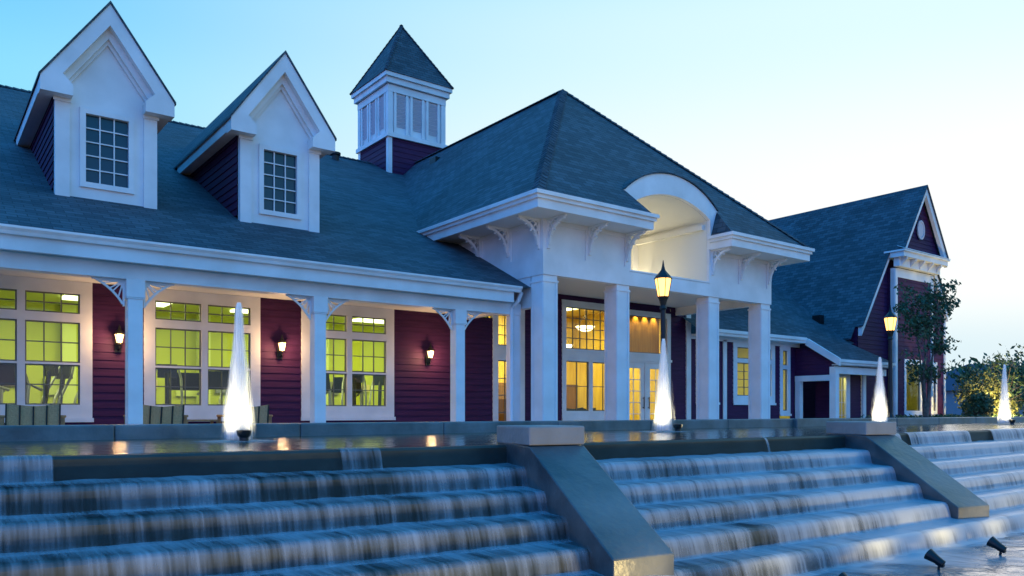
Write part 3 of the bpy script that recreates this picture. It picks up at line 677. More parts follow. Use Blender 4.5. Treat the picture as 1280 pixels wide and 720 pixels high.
# eaves: soffit, fascia and gutter, in two front runs with returns and the sides
b = MB()
b.box(EX0 + .06, OX0 - .02, EY + .06, PY - .023, 4.44, 4.475); b.box(EX0 + .06, PX0 - .023, PY - .022, 18.6, 4.44, 4.475); part(b, 'eave_soffit', 'soffit'); b = MB(); b.box(OX1 + .02, EX1 - .06, EY + .06, PY - .023, 4.44, 4.475); b.box(PX1 + .023, EX1 - .06, PY - .022, 20, 4.44, 4.475); part(b, 'eave_soffit', 'soffit')
EL = [(.0, 4.425, 4.62, .06), (.05, 4.621, 4.70, .11), (.10, 4.701, 4.785, .16)]
b = MB()
for o_, z0, z1, th in EL:
    yy = EY - o_; b.box(EX0 - o_, OX0 + o_, yy, yy + th, z0, z1); b.box(EX0 - o_, EX0 - o_ + th, yy + th, 18.5, z0, z1); b.box(OX0 + o_ - th, OX0 + o_, yy + th, 13.999, z0, z1)
part(b, 'portico_gutter', 'white'); b = MB()
for o_, z0, z1, th in EL:
    yy = EY - o_; b.box(OX1 - o_, EX1 + o_, yy, yy + th, z0, z1); b.box(EX1 + o_ - th, EX1 + o_, yy + th, 20, z0, z1); b.box(OX1 - o_, OX1 - o_ + th, yy + th, 13.999, z0, z1)
part(b, 'portico_gutter', 'white')
# curved eave brackets
kb = MB(); bh, bd, bt = .60, .62, .075
kb.box(-bt / 2, bt / 2, -.05, 0, -bh - .08, 0); kb.box(-bt / 2, bt / 2, -bd, -.051, -.05, 0)
ar = [(0, -.05 - (bd - .09) * (1 - math.cos(R(a))), -bh + (bh - .06) * math.sin(R(a))) for a in range(0, 91, 9)]
for p0, p1 in zip(ar[:-1], ar[1:]): kb.beam(p0, p1, .06, bt, up=(1, 0, 0))
ar2 = [(0, -.05 - .17 * (1 - math.cos(R(a))), -.28 + .24 * math.sin(R(a))) for a in range(0, 91, 15)]
for p0, p1 in zip(ar2[:-1], ar2[1:]): kb.beam(p0, p1, .03, bt * .6, up=(1, 0, 0))
kb.beam((0, -.04, -.04), (0, -.26, -.30), .03, bt * .6, up=(1, 0, 0)); kb.beam((0, -.04, -.16), (0, -.14, -.40), .025, bt * .6, up=(1, 0, 0)); kb.beam((0, -.16, -.04), (0, -.42, -.17), .025, bt * .6, up=(1, 0, 0))
brk = None
spots = [(x, PY - .034, 0) for x in (11.66, 12.95, 14.22, 17.52, 18.8, 20.08)] + [(PX0 - .022, y, -math.pi / 2) for y in (14.2, 15.4, 16.6, 17.8)]
for x, y, rz in spots:
    if brk is None: brk = kb.build('eave_bracket', 'white', cl, z=0); o = brk
    else: o = brk.copy(); C.objects.link(o)
    o.location = (x - BO[0], y - BO[1], 4.438 + EYE); o.rotation_euler = (0, 0, rz)
# square columns with panelled faces
pc = MB(); cw_ = .43
pc.box(-cw_ / 2, cw_ / 2, -cw_ / 2, cw_ / 2, 0, 3.865); pc.box(-cw_ / 2 - .03, cw_ / 2 + .03, -cw_ / 2 - .03, cw_ / 2 + .03, 0, .22)
pc.box(-cw_ / 2 - .025, cw_ / 2 + .025, -cw_ / 2 - .025, cw_ / 2 + .025, 3.70, 3.75)
for a in (0, 1, 2, 3):
    for e in (-1, 1):
        q = [(e * .215 - (.07 if e > 0 else 0), e * .215 + (0 if e > 0 else .07))][0]
        if a == 0: pc.box(q[0], q[1], -.23, -.2155, .221, 3.699)
        if a == 1: pc.box(q[0], q[1], .2155, .23, .221, 3.699)
        if a == 2: pc.box(-.23, -.2155, q[0], q[1], .221, 3.699)
        if a == 3: pc.box(.2155, .23, q[0], q[1], .221, 3.699)
po = None
for x in (11.755, 14.115, 17.625, 19.985):
    if po is None: po = pc.build('portico_column', 'white', cl, z=0, bevel=.005); o = po
    else: o = po.copy(); C.objects.link(o)
    o.location = (x - BO[0], PY + .215 - BO[1], 0)
# --- right-hand low wing ------------------------------------------------
b = MB(); b.siding((20.72, YW), (21.0, YW), -.3, 2.6, (0, -1)); b.siding((22.2, YW), (23.0, YW), -.3, 2.6, (0, -1)); b.siding((25.45, YW), (25.76, YW), -.3, 2.6, (0, -1)); b.siding((26.42, YW), (27.05, YW), -.3, 2.6, (0, -1))
b.siding((23.0, YW), (25.45, YW), -.3, .3, (0, -1)); b.siding((21, YW), (22.2, YW), -.3, .3, (0, -1)); part(b, 'wing_siding', 'siding')
b = MB(); b.box(20.5, 20.72, YW - .06, YW + .1, -.7, 3.4); b.box(22.42, 22.62, YW - .05, YW - .023, -.7, 2.5); part(b, 'corner_board', 'white')
b = MB(); b.box(20.72, 27.0, YW - .06, YW + .05, -.7, -.3); part(b, 'brick_base', 'brick')
b = MB(); b.box(20.73, 27, YW - .05, YW + .02, 2.45, 2.62); part(b, 'frieze_board', 'white')
window(21.0, 22.2, .3, 2.45, [(21.15, 22.05, 1.9, 2.3, 2, 1), (21.15, 22.05, .55, 1.75, 2, 4)])
window(23.0, 25.45, .3, 2.45, [(23.22, 24.15, 1.9, 2.3, 1, 1), (24.3, 25.23, 1.9, 2.3, 1, 1), (23.22, 24.15, .58, 1.75, 2, 4), (24.3, 25.23, .58, 1.75, 2, 4)])
window(25.76, 26.42, -.1, 2.45, [(25.95, 26.24, 1.75, 2.3, 1, 1), (25.95, 26.24, .05, 1.6, 1, 1)])
def lz(y): return 2.80 + .66 * (y - 17.0)
rf = MB(); rf.poly([(20.3, 16.95, lz(16.95)), (26.6, 16.95, lz(16.95)), (26.6, 15.65, lz(15.65)), (30.5, 15.65, lz(15.65)), (29.4, 16.8, lz(16.8)), (33, 17.5, lz(17.5)), (33, 26.5, lz(26.5)), (20.3, 26.5, lz(26.5))]); part(rf, 'wing_roof', 'roof')
rf = MB(); rf.poly([(30.5, 15.65, lz(15.65)), (30.5, 16.9, lz(15.65)), (29.4, 16.8, lz(16.8))]); part(rf, 'wing_hip', 'roof')
b = MB(); b.box(20.73, 26.59, 16.94, 17.06, 2.56, 2.77); b.box(20.73, 26.5, 16.88, 16.939, 2.66, 2.765); b.box(20.73, 26.6, 17.061, YW - .03, 2.56, 2.6)
b.box(26.6, 30.45, 15.66, 15.76, 1.72, 1.90); b.box(26.55, 30.5, 15.60, 15.659, 1.80, 1.905); b.box(26.7, 30.4, 15.761, 16.0, 1.70, 1.74)
b.prism([(26.56, 15.62, 1.93), (26.56, 16.99, 2.79), (26.56, 16.99, 2.50), (26.56, 15.62, 1.66)], (.10, 0, 0)); part(b, 'wing_eave', 'white')
# side porch under the low eave
b = MB(); b.siding((26.78, YW), (26.78, 15.95), 1.30, 2.4, (-1, 0), clip=lambda z: (0, max(0, min(1, (YW - (17.0 + (z + .28 - 2.8) / .66)) / (YW - 15.95))))); part(b, 'side_porch_siding', 'siding'); b = MB(); b.siding((27.9, 17.4), (27.9, 16.62), -.7, 1.4, (-1, 0)); part(b, 'side_porch_siding', 'siding'); b = MB(); b.siding((28.95, 16.6), (29.75, 16.6), -.7, 1.65, (0, -1)); part(b, 'side_porch_siding', 'siding')
b = MB(); b.box(26.68, 26.92, 15.84, 16.08, -.7, 1.65); b.box(26.70, 26.9, 17.3, YW - .04, -.7, 1.15); b.box(26.69, 26.91, 16.081, YW - .04, 1.15, 1.36); b.box(26.93, 30.3, 15.86, 16.06, 1.40, 1.65)
b.box(27.92, 28.10, 16.55, 16.65, -.7, 1.64); b.box(28.62, 28.90, 16.55, 16.65, -.7, 1.64); b.box(28.11, 28.61, 16.55, 16.65, 1.32, 1.64); b.box(29.76, 29.98, 16.50, 16.65, -.7, 1.7); b.box(26.93, 30.2, 16.07, 16.56, 1.645, 1.69); part(b, 'side_porch_frame', 'white')
b = MB(); b.poly([(28.11, 16.6, -.6), (28.61, 16.6, -.6), (28.61, 16.6, 1.32), (28.11, 16.6, 1.32)]); gd = part(b, 'glass_door', 'glass'); b = MB(); grid_bars(b, 28.11, 28.61, -.6, 1.32, 16.57, 2, 4); part(b, 'muntin_grid', 'white', gd)
room(27.95, 29.9, 16.66, 17.4, -.65, 1.6, 'yellow', 'gold_pale', 'yellow', 'vestibule')
# --- right-hand gable wing --------------------------------------------------
GX, GY, GZ, GP = 33.8, 16.75, 9.43, 1.5
b = MB()
def gclip(z): hw_ = min((GZ - .1 - z) / GP, 3.4 if z < 4.6 else 9); return (max(0, (4.0 - min(hw_ if z > 3.4 else 4.0, 4.0)) / 8), (4.0 + min(hw_, 3.25)) / 8)
b.siding((GX - 4, GY), (GX + 4, GY), -.7, 5.8, (0, -1), step=.18, clip=lambda z: (gclip(z)[0], .289))
b.siding((GX - 4, GY), (GX + 4, GY), -.7, 5.8, (0, -1), step=.18, clip=lambda z: (.686, gclip(z)[1]))
b.siding((GX - 4, GY), (GX + 4, GY), 5.8, 9.3, (0, -1), step=.18, clip=gclip)
b.siding((32.1, 16.45), (35.3, 16.45), 2.2, 5.9, (0, -1), step=.18); b.siding((32.1, 16.75), (32.1, 16.45), -.3, 5.9, (-1, 0), step=.18); b.siding((32.1, 16.45), (32.85, 16.45), -.3, 2.2, (0, -1), step=.18); b.siding((34.35, 16.45), (35.3, 16.45), -.3, 2.2, (0, -1), step=.18)
part(b, 'gable_siding', 'siding')
b = MB(); b.box(32.08, 35.35, 16.36, 16.5, -.7, -.3); b.box(30, 37, 16.66, 16.75, -.7, -.3); part(b, 'brick_base', 'brick')
b = MB(); b.siding((32.05, 16.24), (35.55, 16.24), 6.55, 9.3, (0, -1), step=.18, clip=lambda z: (max(0, .5 - (GZ - .25 - z) / GP / 3.5), min(1, .5 + (GZ - .25 - z) / GP / 3.5))); part(b, 'gable_peak_siding', 'siding')
b = MB()
for x0, x1 in ((32.07, 32.25), (35.14, 35.33)): b.box(x0, x1, 16.40, 16.449, -.3, 5.9)
b.box(32.045, 32.069, 16.43, 16.6, -.3, 5.9); b.box(36.95, 37.1, GY - .07, GY - .023, -.7, 4.3); b.box(32.25, 35.13, 16.41, 16.449, 5.55, 5.92); part(b, 'corner_board', 'white')
window(32.85, 34.35, -.15, 2.2, [(33.0, 34.2, .05, 2.0, 1, 1)], y=16.45); window(35.62, 36.26, -.15, 2.2, [(35.76, 36.12, .05, 2.0, 1, 1)], y=16.70)
room(30.1, 37, 16.9, 18.6, -.6, 2.4, 'yellow', 'gold_pale', 'carpet', 'gable_room')
b = MB(); b.box(31.85, 35.65, 15.95, 16.74, 6.30, 6.50); b.box(31.78, 35.72, 15.88, 16.74, 6.501, 6.57); b.prism([(31.75, 15.86, 6.575), (35.75, 15.86, 6.575), (35.6, 16.24, 6.75), (31.9, 16.24, 6.75)], (0, 0, .02)); b.box(32.0, 35.5, 16.2, 16.44, 5.95, 6.295); part(b, 'pent_cornice', 'white')
for k in range(5):
    b = MB(); x = 32.15 + k * .74; b.prism([(x, 16.2, 6.295), (x, 15.98, 6.295), (x, 15.98, 6.22), (x, 16.12, 6.08), (x, 16.2, 5.97)], (.09, 0, 0)); part(b, 'pent_bracket', 'white')
b = MB(); b.lathe([(.01, 0), (.30, 0), (.30, .05), (.24, .05), (.24, .03), (.01, .03)], n=20); v = b.v; b.v = [(GX - .1 + x, 16.18 - z, 7.62 + y * 1.35) for x, y, z in v]; part(b, 'gable_vent', 'louver')
def rakes(b, y, th, zt, w_, x0, x1, zoff=0):
    for sg, hw_ in ((-1, x0), (1, x1)):
        b.prism([(GX, y, zt), (GX + sg * hw_, y, zt - hw_ * GP), (GX + sg * hw_, y, zt - hw_ * GP - w_), (GX, y, zt - w_)], (0, th, 0))
b = MB(); rakes(b, 16.58, .15, GZ, .42, 4.0, 3.3); rakes(b, 15.98, .14, GZ, .36, 1.88, 1.88); part(b, 'rake_board', 'white')
rf = MB()
rf.prism([(GX, 15.92, GZ), (GX - 1.9, 15.92, GZ - 1.9 * GP), (GX - 1.9, 16.5, GZ - 1.9 * GP), (GX - 4.05, 16.5, GZ - 4.05 * GP), (GX - 4.05, 16.82, GZ - 4.05 * GP), (GX - 4.38, 16.82, GZ - 4.38 * GP), (GX - 4.38, 30, GZ - 4.38 * GP), (GX, 30, GZ)], (0, 0, .06))
rf.prism([(GX, 15.92, GZ), (GX + 1.9, 15.92, GZ - 1.9 * GP), (GX + 1.9, 16.5, GZ - 1.9 * GP), (GX + 3.35, 16.5, GZ - 3.35 * GP), (GX + 3.35, 30, GZ - 3.35 * GP), (GX, 30, GZ)], (0, 0, .06))
part(rf, 'gable_roof', 'roof')
b = MB(); b.box(37.05, 37.15, GY, 30, -.7, 4.4); part(b, 'end_wall', 'siding')
b = MB(); b.siding((GX - 4, 18.2), (GX - 4, 16.75), 1.9, 3.38, (-1, 0), step=.18); part(b, 'wing_cheek_siding', 'siding')
# roof vents
for x, y in ((12.6, 27.6), (15.2, 24.6)):
    b = MB()
    if x < 13: z = mz(y); b.lathe([(.13, -.1), (.13, .16), (.2, .17), (.2, .25), (.05, .28)], (x, y, z), 10)
    else: z = EZ + PP * (x - EX0); b.box(x - .2, x + .1, y - .2, y + .2, z - .4, z + .02)
    part(b, 'roof_vent', 'black')
b = MB(); b.box(29.5, 29.8, 18.2, 18.55, lz(18.2), lz(18.55) + .14); part(b, 'roof_vent', 'black')

# ================================================================== LIGHTS IN AND ON THE BUILDING
def fixture(x, y, z, sx, sy, e, col, label):
    t = thing('ceiling_light', label, 'ceiling light', (x, y, z + EYE))
    b = MB(); b.box(-sx / 2, sx / 2, -sy / 2, sy / 2, .0, .05); b.build('panel', 'panel', t, z=0)
    lamp('light', 'AREA', (0, 0, -.03), e, col, t, sx=sx, sy=sy)
    if e == 54: lamp('ceiling_fill', 'POINT', (0, 0, -.55), 26, col, t, size=.2)  # fill lamp added under each gym panel to brighten the ceiling
for x, lab in ((-.2, 'ceiling light panel inside the leftmost gym window'), (3.8, 'ceiling light panel inside the gym behind the left wall lantern'), (7.6, 'ceiling light panel inside the gym behind the middle wall lantern'), (11, 'ceiling light panel inside the gym behind the right wall lantern')):
    fixture(x, 19.8, 2.56, 2.2, 1.6, 54, (.92, 1, .33), lab)
fixture(17.3, 20.6, 3.64, 3.0, 2.0, 420, (1, .86, .38), 'ceiling light panel inside the lobby behind the entrance doors')
fixture(13.3, 20.3, 3.0, .8, .8, 50, (1, .82, .38), 'small ceiling light inside the lobby behind the narrow window')
fixture(23.6, 19.2, 2.55, 2.5, .8, 60, (1, .88, .42), 'ceiling light inside the side room right of the entrance')
fixture(28.4, 17.05, 1.55, .5, .4, 10, (1, .95, .4), 'small ceiling light inside the glass door of the side porch')
fixture(33.4, 17.7, 2.35, 1.5, .8, 16, (.9, .95, .35), 'ceiling light inside the gable wing behind the tree')
# up-lights in the niche trough
for x in (14.55, 15.0, 15.55, 16.1, 16.65, 17.15):
    lamp('trough_light', 'SPOT', (x - BO[0], 16.32 - BO[1], 3.58 + EYE), 40, (1, .86, .56), tr, size=.03, spot=80, blend=.9, aim=(x - BO[0], 16.62 - BO[1], 4.6 + EYE))
    lamp('vault_light', 'POINT', (x - BO[0], 15.9 - BO[1], 3.62 + EYE), 6, (1, .88, .62), tr, size=.3)
# timber panel with downlights just inside the transom
b = MB(); b.box(17.5, 19.7, 17.98, 18.02, 1.75, 3.25); wp = part(b, 'timber_panel', 'amber')
for k in range(5):
    lamp('downlight', 'SPOT', (17.75 + k * .42 - BO[0], 17.90 - BO[1], 3.22 + EYE), 45, (1, .74, .32), wp, size=.02, spot=75, blend=.8, aim=(17.75 + k * .42 - BO[0], 17.99 - BO[1], 2.2 + EYE))
# wall lanterns
def lantern(x, lab):
    t = thing('wall_lantern', lab, 'wall lantern', (x, YW - .02, 1.30 + EYE), 0, 'wall lanterns on the porch siding')
    b = MB(); b.box(-.06, .06, -.03, 0, -.10, .14); b.tube([(0, -.03, -.04), (0, -.09, -.06), (0, -.15, -.02), (0, -.16, .06)], .014, 8); b.build('back_plate', 'black', t, z=0)
    b = MB(); b.lathe([(.05, .0), (.085, .17), (.02, .19)], (0, -.16, .08), 8); b.build('glass_shade', 'bulb', t, z=0)
    b = MB(); b.lathe([(.11, .25), (.09, .29), (.03, .36), (.012, .43), (.004, .45)], (0, -.16, 0), 8); b.lathe([(.05, .05), (.055, .082)], (0, -.16, 0), 8)
    for k in range(4): a = k * math.pi / 2 + .78; b.tube([(.052 * math.cos(a), -.16 + .052 * math.sin(a), .08), (.09 * math.cos(a), -.16 + .09 * math.sin(a), .26)], .006, 5)
    b.build('cap', 'black', t, z=0)
    lamp('light', 'POINT', (0, -.32, .17), 42, (1, .60, .28), t, size=.06)
lantern(3.30, 'lit wall lantern on the maroon siding beside the leftmost full porch column')
lantern(6.64, 'lit wall lantern on the maroon siding above and right of the tall near jet')
lantern(10.53, 'lit wall lantern on the widest stretch of maroon siding left of the entrance')
# lobby pendants
for (x, y, z, lab) in ((17.7, 19.4, 2.75, 'larger lit bowl pendant behind the upper entrance window'), (18.0, 20.8, 2.25, 'smaller lit bowl pendant lower down behind the upper entrance window')):
    t = thing('pendant_lamp', lab, 'pendant lamp', (x, y, z + EYE))
    b = MB(); b.lathe([(.04, -.10), (.20, -.06), (.30, .04), (.32, .07), (.29, .07), (.03, .0)]); b.build('bowl', 'bowl', t, z=0, smooth=True)
    b = MB(); b.tube([(0, 0, 0), (0, 0, 3.7 - z)], .012, 6)
    for a in (0, 2.09, 4.19): b.tube([(.29 * math.cos(a), .29 * math.sin(a), .07), (0, 0, .45)], .006, 5)
    b.build('hanging_rod', 'black', t, z=0)

# ================================================================== STREET LAMPS
def street_lamp(x, y, lab):
    t = thing('street_lamp', lab, 'street lamp', (x, y, 0), 0, 'street lamps on the terrace')
    b = MB(); b.lathe([(.19, 0), (.19, .12), (.15, .16), (.14, .5), (.10, .58), (.075, .65), (.07, 1.6), (.058, 2.6), (.055, 3.0), (.085, 3.03), (.06, 3.10), (.09, 3.22), (.13, 3.30)], n=14); b.build('post', 'black', t, z=0, smooth=False)
    b = MB(); b.lathe([(.115, 3.30), (.185, 3.68), (.15, 3.72)], n=10); b.build('lantern_glass', 'lantern', t, z=0)
    b = MB(); b.lathe([(.21, 3.70), (.17, 3.76), (.08, 3.86), (.05, 3.90), (.03, 3.98), (.008, 4.12)], n=10)
    for k in range(6): a = k * math.pi / 3; b.tube([(.118 * math.cos(a), .118 * math.sin(a), 3.30), (.19 * math.cos(a), .19 * math.sin(a), 3.70)], .008, 5)
    b.build('lantern_cap', 'black', t, z=0)
    lamp('light', 'POINT', (0, 0, 3.5), 140, (1, .64, .42), t, size=.12)
    return t
street_lamp(13.5, 12.2, 'lit black street lamp standing in front of the arched entrance')
street_lamp(24.9, 12.9, 'lit black street lamp standing beside the tree at right')

# ================================================================== FOUNTAIN JETS
def jet(x, y, lab, h=1.58, seed=0, nz=(0, 0)):
    t = thing('fountain_jet', lab, 'fountain jet', (x, y, ZW + EYE), 0, 'white water jets in the upper pool')
    b = MB(); b.lathe([(.055, -.15), (.05, .05), (.075, .08), (.085, .13), (.05, .14)], (nz[0], nz[1], 0), 12); b.build('nozzle', 'black', t, z=0)
    b = MB(); b.att = []
    for sh, (sc_, al) in enumerate(((.45, 1.2), (.62, .75), (.78, .42), (.94, .22), (1.1, .06), (1.28, -.06), (1.45, -.18))):
        base = len(b.v); n = 28; pr = []
        for i in range(25):
            u = i / 24; z = .02 + (h - .02) * u * (1 if sh < 3 else .985 + .01 * sh)
            r = (.165 - .108 * u ** 1.25) * (1 + .04 * math.sin(u * 7 + seed)) * (1 if u < .96 else .65)
            pr.append((r * sc_, z))
        b.lathe(pr, n=n, wob=lambda a, z: 1 + .20 * noise.noise(Vector((math.cos(a) * 1.6 + seed, math.sin(a) * 1.6, z * 1.6 + sh * .6))) + .13 * noise.noise(Vector((math.cos(a) * 5, math.sin(a) * 5 + seed, z * 3))))
        for i, p in enumerate(b.v[base:]):
            u = p[2] / h; b.att.append(al - (.5 * u ** 2.2 if sh else .55 * u ** 5)); ang = math.atan2(p[1], p[0]); b.uv[base + i] = (abs(ang) * .17 + sh * 2.3 + seed, p[2])
    b.build('plume', 'jet', t, z=0, smooth=True)
    b = MB(); b.att = []; b.lathe([(.10, .015), (.30, .012), (.55, .006)], n=32)
    for i, p in enumerate(b.v): rr = math.hypot(p[0], p[1]); b.att.append(.75 - rr * 1.3); b.uv[i] = (math.atan2(p[1], p[0]) * .4, rr)
    b.f = b.f[:-2]; b.m = b.m[:-2]; b.build('splash', 'jet', t, z=0, smooth=True)
    for k in range(3):
        a = k * 2.094 + 3.7; lx, ly = .46 * math.cos(a), .46 * math.sin(a)
        lamp('underwater_light', 'SPOT', (lx, ly, .03), 85, (1, .86, .50), t, size=.03, spot=110, blend=.8, aim=(0, 0, 1.05))
    return t
jet(3.0, 9.18, 'tall white water jet nearest the left porch, in front of a lit window', 1.60, 0, (.0, -.17))
jet(10.3, 9.3, 'white water jet in front of the entrance doors and street lamp', 1.60, 3.1, (.18, -.16))
jet(17.3, 9.2, 'pale white water jet just right of the far stone pier', 1.57, 5.7, (.2, -.14))
jet(23.9, 9.2, 'white water jet at the right end by the low bushes', 1.65, 8.2, (-.02, -.2))

# ================================================================== POOL FLOODLIGHTS
def flood(x, y, lab, e=42):
    t = thing('pool_floodlight', lab, 'floodlight', (x, y, -1.6 + EYE), 0, 'floodlights in the lower pool')
    b = MB(); b.box(-.045, .045, -.05, .05, 0, .03); b.tube([(0, 0, .02), (0, -.01, .12)], .016, 8); b.beam((0, -.06, .10), (0, .02, .13), .05, .035); b.build('bracket', 'black', t, z=0)
    b = MB(); b.tube([(0, -.055, .125), (0, .02, .165), (0, .10, .21), (0, .115, .218)], [.04, .05, .068, .072], 14); b.build('head', 'black', t, z=0)
    lamp('beam', 'SPOT', (0, .14, .23), e, (1, .74, .30), t, size=.04, spot=150, blend=1.0, aim=(0, 1.0, 1.05)); t.scale = (.86, .86, .86)
flood(8.07, 3.70, 'black floodlight in the lower pool, left of the pair facing the far pier')
flood(9.42, 3.67, 'black floodlight in the lower pool closest to the far stone pier')
flood(6.30, 3.60, 'black floodlight at the bottom edge, only its top in view')
for x in (4.75, 3.4, 2.1, .8, -.6, -2.0): flood(x, lipY(x) - 5 * TD - .75, 'black floodlight below the left half of the cascade')
for x in (10.75, 12.2, 13.6, 15.0): flood(x, lipY(x) - 5 * TD - .75, 'black floodlight beyond the far stone pier')

# ================================================================== PORCH FURNITURE
def armchair(x, y, rz, wid, nb, lab, name='garden_chair', cat='chair', grp='teak chairs on the porch', bk='weave'):
    t = thing(name, lab, cat, (x, y, 0), rz, grp)
    h = wid / 2
    for sx in (-1, 1):
        for yy in (-.3, .28):
            b = MB(); b.beam((sx * h, yy, 0), (sx * h, yy, .60), .06, .06); b.build('leg', 'teak', t, z=0)
        b = MB(); b.prism([(sx * h - .05, -.36, .60), (sx * h + .05, -.36, .60), (sx * h + .05, .32, .60), (sx * h - .05, .32, .60)], (0, 0, .045)); b.build('armrest', 'teak', t, z=0, bevel=.015)
    b = MB(); b.box(-h + .03, h - .03, -.3, .27, .36, .43); b.build('seat', 'weave', t, z=0)
    b = MB(); k = nb
    for i in range(k):
        x0 = -h + .05 + (2 * h - .1) * i / k; x1 = -h + .05 + (2 * h - .1) * (i + 1) / k
        m_ = (x0 + x1) / 2; n = 6
        pts = [(x0 + .012, -.30, .40), (x1 - .012, -.30, .40)]
        for q in range(n + 1):
            u = q / n; xx = x1 - .012 - (x1 - x0 - .024) * u
            dip = .05 * (1 - abs(math.sin(math.pi * (xx + h) / (wid)))) if k > 2 else .03 * math.cos(xx * 6)
            wave = .05 * abs(math.cos(math.pi * (xx) / (wid) * 1.0)) if False else 0
            zt = .80 + .06 * abs(xx / h) ** 1.5
            pts.append((xx, -.38, zt))
        b.prism(pts, (0, .035, 0))
    b.build('backrest', bk, t, z=0)
    b = MB()
    for i in range(k + 1):
        xx = -h + .05 + (2 * h - .1) * i / k; b.beam((xx, -.305, .38), (xx, -.385, .80 + .055 * abs(xx / h) ** 1.5), .022, .03)
    b.build('back_frame', 'machine', t, z=0)
    return t
RZ = math.pi
armchair(1.66, 16.2, 0.0, .90, 4, 'teak and woven armchair under the leftmost lit window')
armchair(3.72, 16.25, 0.06, .90, 4, 'teak and woven armchair half behind the leftmost full porch column')
armchair(5.42, 16.25, -.06, .86, 4, 'teak and woven armchair half hidden behind the near water jet')
for x, y, r_, l_ in ((15.65, 19.0, .5, 'dark lounge chair inside the lobby behind the left lower entrance pane'), (16.75, 19.2, -.3, 'dark lounge chair inside the lobby behind the right lower entrance pane'), (18.2, 20.2, .1, 'dark lounge chair deep in the lobby behind the entrance doors')):
    armchair(x, y, r_, .8, 2, l_, 'lounge_chair', 'chair', 'lounge chairs in the lobby', 'machine')
t = thing('coffee_table', 'low teak table between two porch armchairs', 'table', (4.56, 16.35, 0))
b = MB()
for k in range(5): b.box(-.34, .34, -.25 + k * .102, -.155 + k * .102, .52, .55)
b.build('top', 'teak', t, z=0)
for sx in (-1, 1):
    for sy in (-1, 1): b = MB(); b.box(sx * .30 - .025, sx * .30 + .025, sy * .2 - .025, sy * .2 + .025, 0, .518); b.build('leg', 'teak', t, z=0)

# ================================================================== GYM MACHINES (seen through the windows)
def treadmill(x, y, rz, lab):
    t = thing('treadmill', lab, 'treadmill', (x, y, .1), rz, 'exercise machines in the gym')
    b = MB(); b.box(-.42, .42, -.9, .9, .0, .16); b.build('deck', 'machine', t, z=0)
    b = MB()
    for sx in (-1, 1): b.tube([(sx * .40, .75, .1), (sx * .40, .62, 1.15), (sx * .36, .2, 1.05)], .035, 8)
    b.build('handrail', 'machine_grey', t, z=0)
    b = MB(); b.prism([(-.42, .60, 1.12), (.42, .60, 1.12), (.36, .70, 1.52), (-.36, .70, 1.52)], (0, .08, .02)); b.build('console', 'machine', t, z=0)
def elliptical(x, y, rz, lab):
    t = thing('elliptical_trainer', lab, 'exercise machine', (x, y, .1), rz, 'exercise machines in the gym')
    b = MB(); b.box(-.3, .3, -.9, .8, 0, .08); b.lathe([(.05, -.1), (.36, -.1), (.36, .1), (.05, .1)], (0, 0, 0), 18)
    vs = b.v[8:]; b.v = b.v[:8] + [(z, .55 + yy, .42 + x_) for x_, yy, z in vs]; b.build('frame', 'machine', t, z=0)
    b = MB(); b.tube([(0, .5, .4), (0, .35, 1.45)], .05, 8); b.box(-.2, .2, .28, .36, 1.35, 1.65); b.build('console', 'machine', t, z=0)
    b = MB()
    for sx in (-1, 1): b.tube([(sx * .28, .45, .25), (sx * .30, .30, .9), (sx * .28, .05, 1.35), (sx * .22, -.05, 1.62)], .028, 8)
    b.build('arm_bar', 'machine_grey', t, z=0)
    b = MB()
    for sx in (-1, 1): b.beam((sx * .2, .5, .3), (sx * .2, -.7, .2), .09, .05)
    b.build('pedal', 'machine_grey', t, z=0)
elliptical(1.0, 18.7, .9, 'elliptical trainer inside the leftmost gym window, left pane')
treadmill(1.95, 18.9, 2.4, 'treadmill inside the leftmost gym window, right pane')
elliptical(2.6, 19.2, 2.0, 'elliptical trainer inside the gym behind the right edge of the leftmost window')
elliptical(4.55, 18.8, 2.9, 'elliptical trainer inside the second gym window, left pane')
treadmill(5.9, 19.3, 2.8, 'treadmill inside the second gym window behind the water jet')
treadmill(8.05, 19.2, 2.9, 'treadmill inside the third gym window, left pane')
elliptical(9.15, 18.9, 2.7, 'elliptical trainer inside the third gym window, right pane')

treadmill(1.25, 20.4, 2.9, 'treadmill deep inside the gym behind the leftmost window mullion')
elliptical(3.0, 20.6, 2.2, 'elliptical trainer deep inside the gym at the right of the leftmost window')
treadmill(5.3, 20.6, 3.1, 'treadmill deep inside the gym at the middle of the second window')
elliptical(6.6, 20.5, 2.6, 'elliptical trainer deep inside the gym at the right of the second window')
treadmill(9.6, 20.6, 2.9, 'treadmill deep inside the gym at the middle of the third window')
elliptical(10.7, 20.3, 2.5, 'elliptical trainer deep inside the gym at the right of the third window')

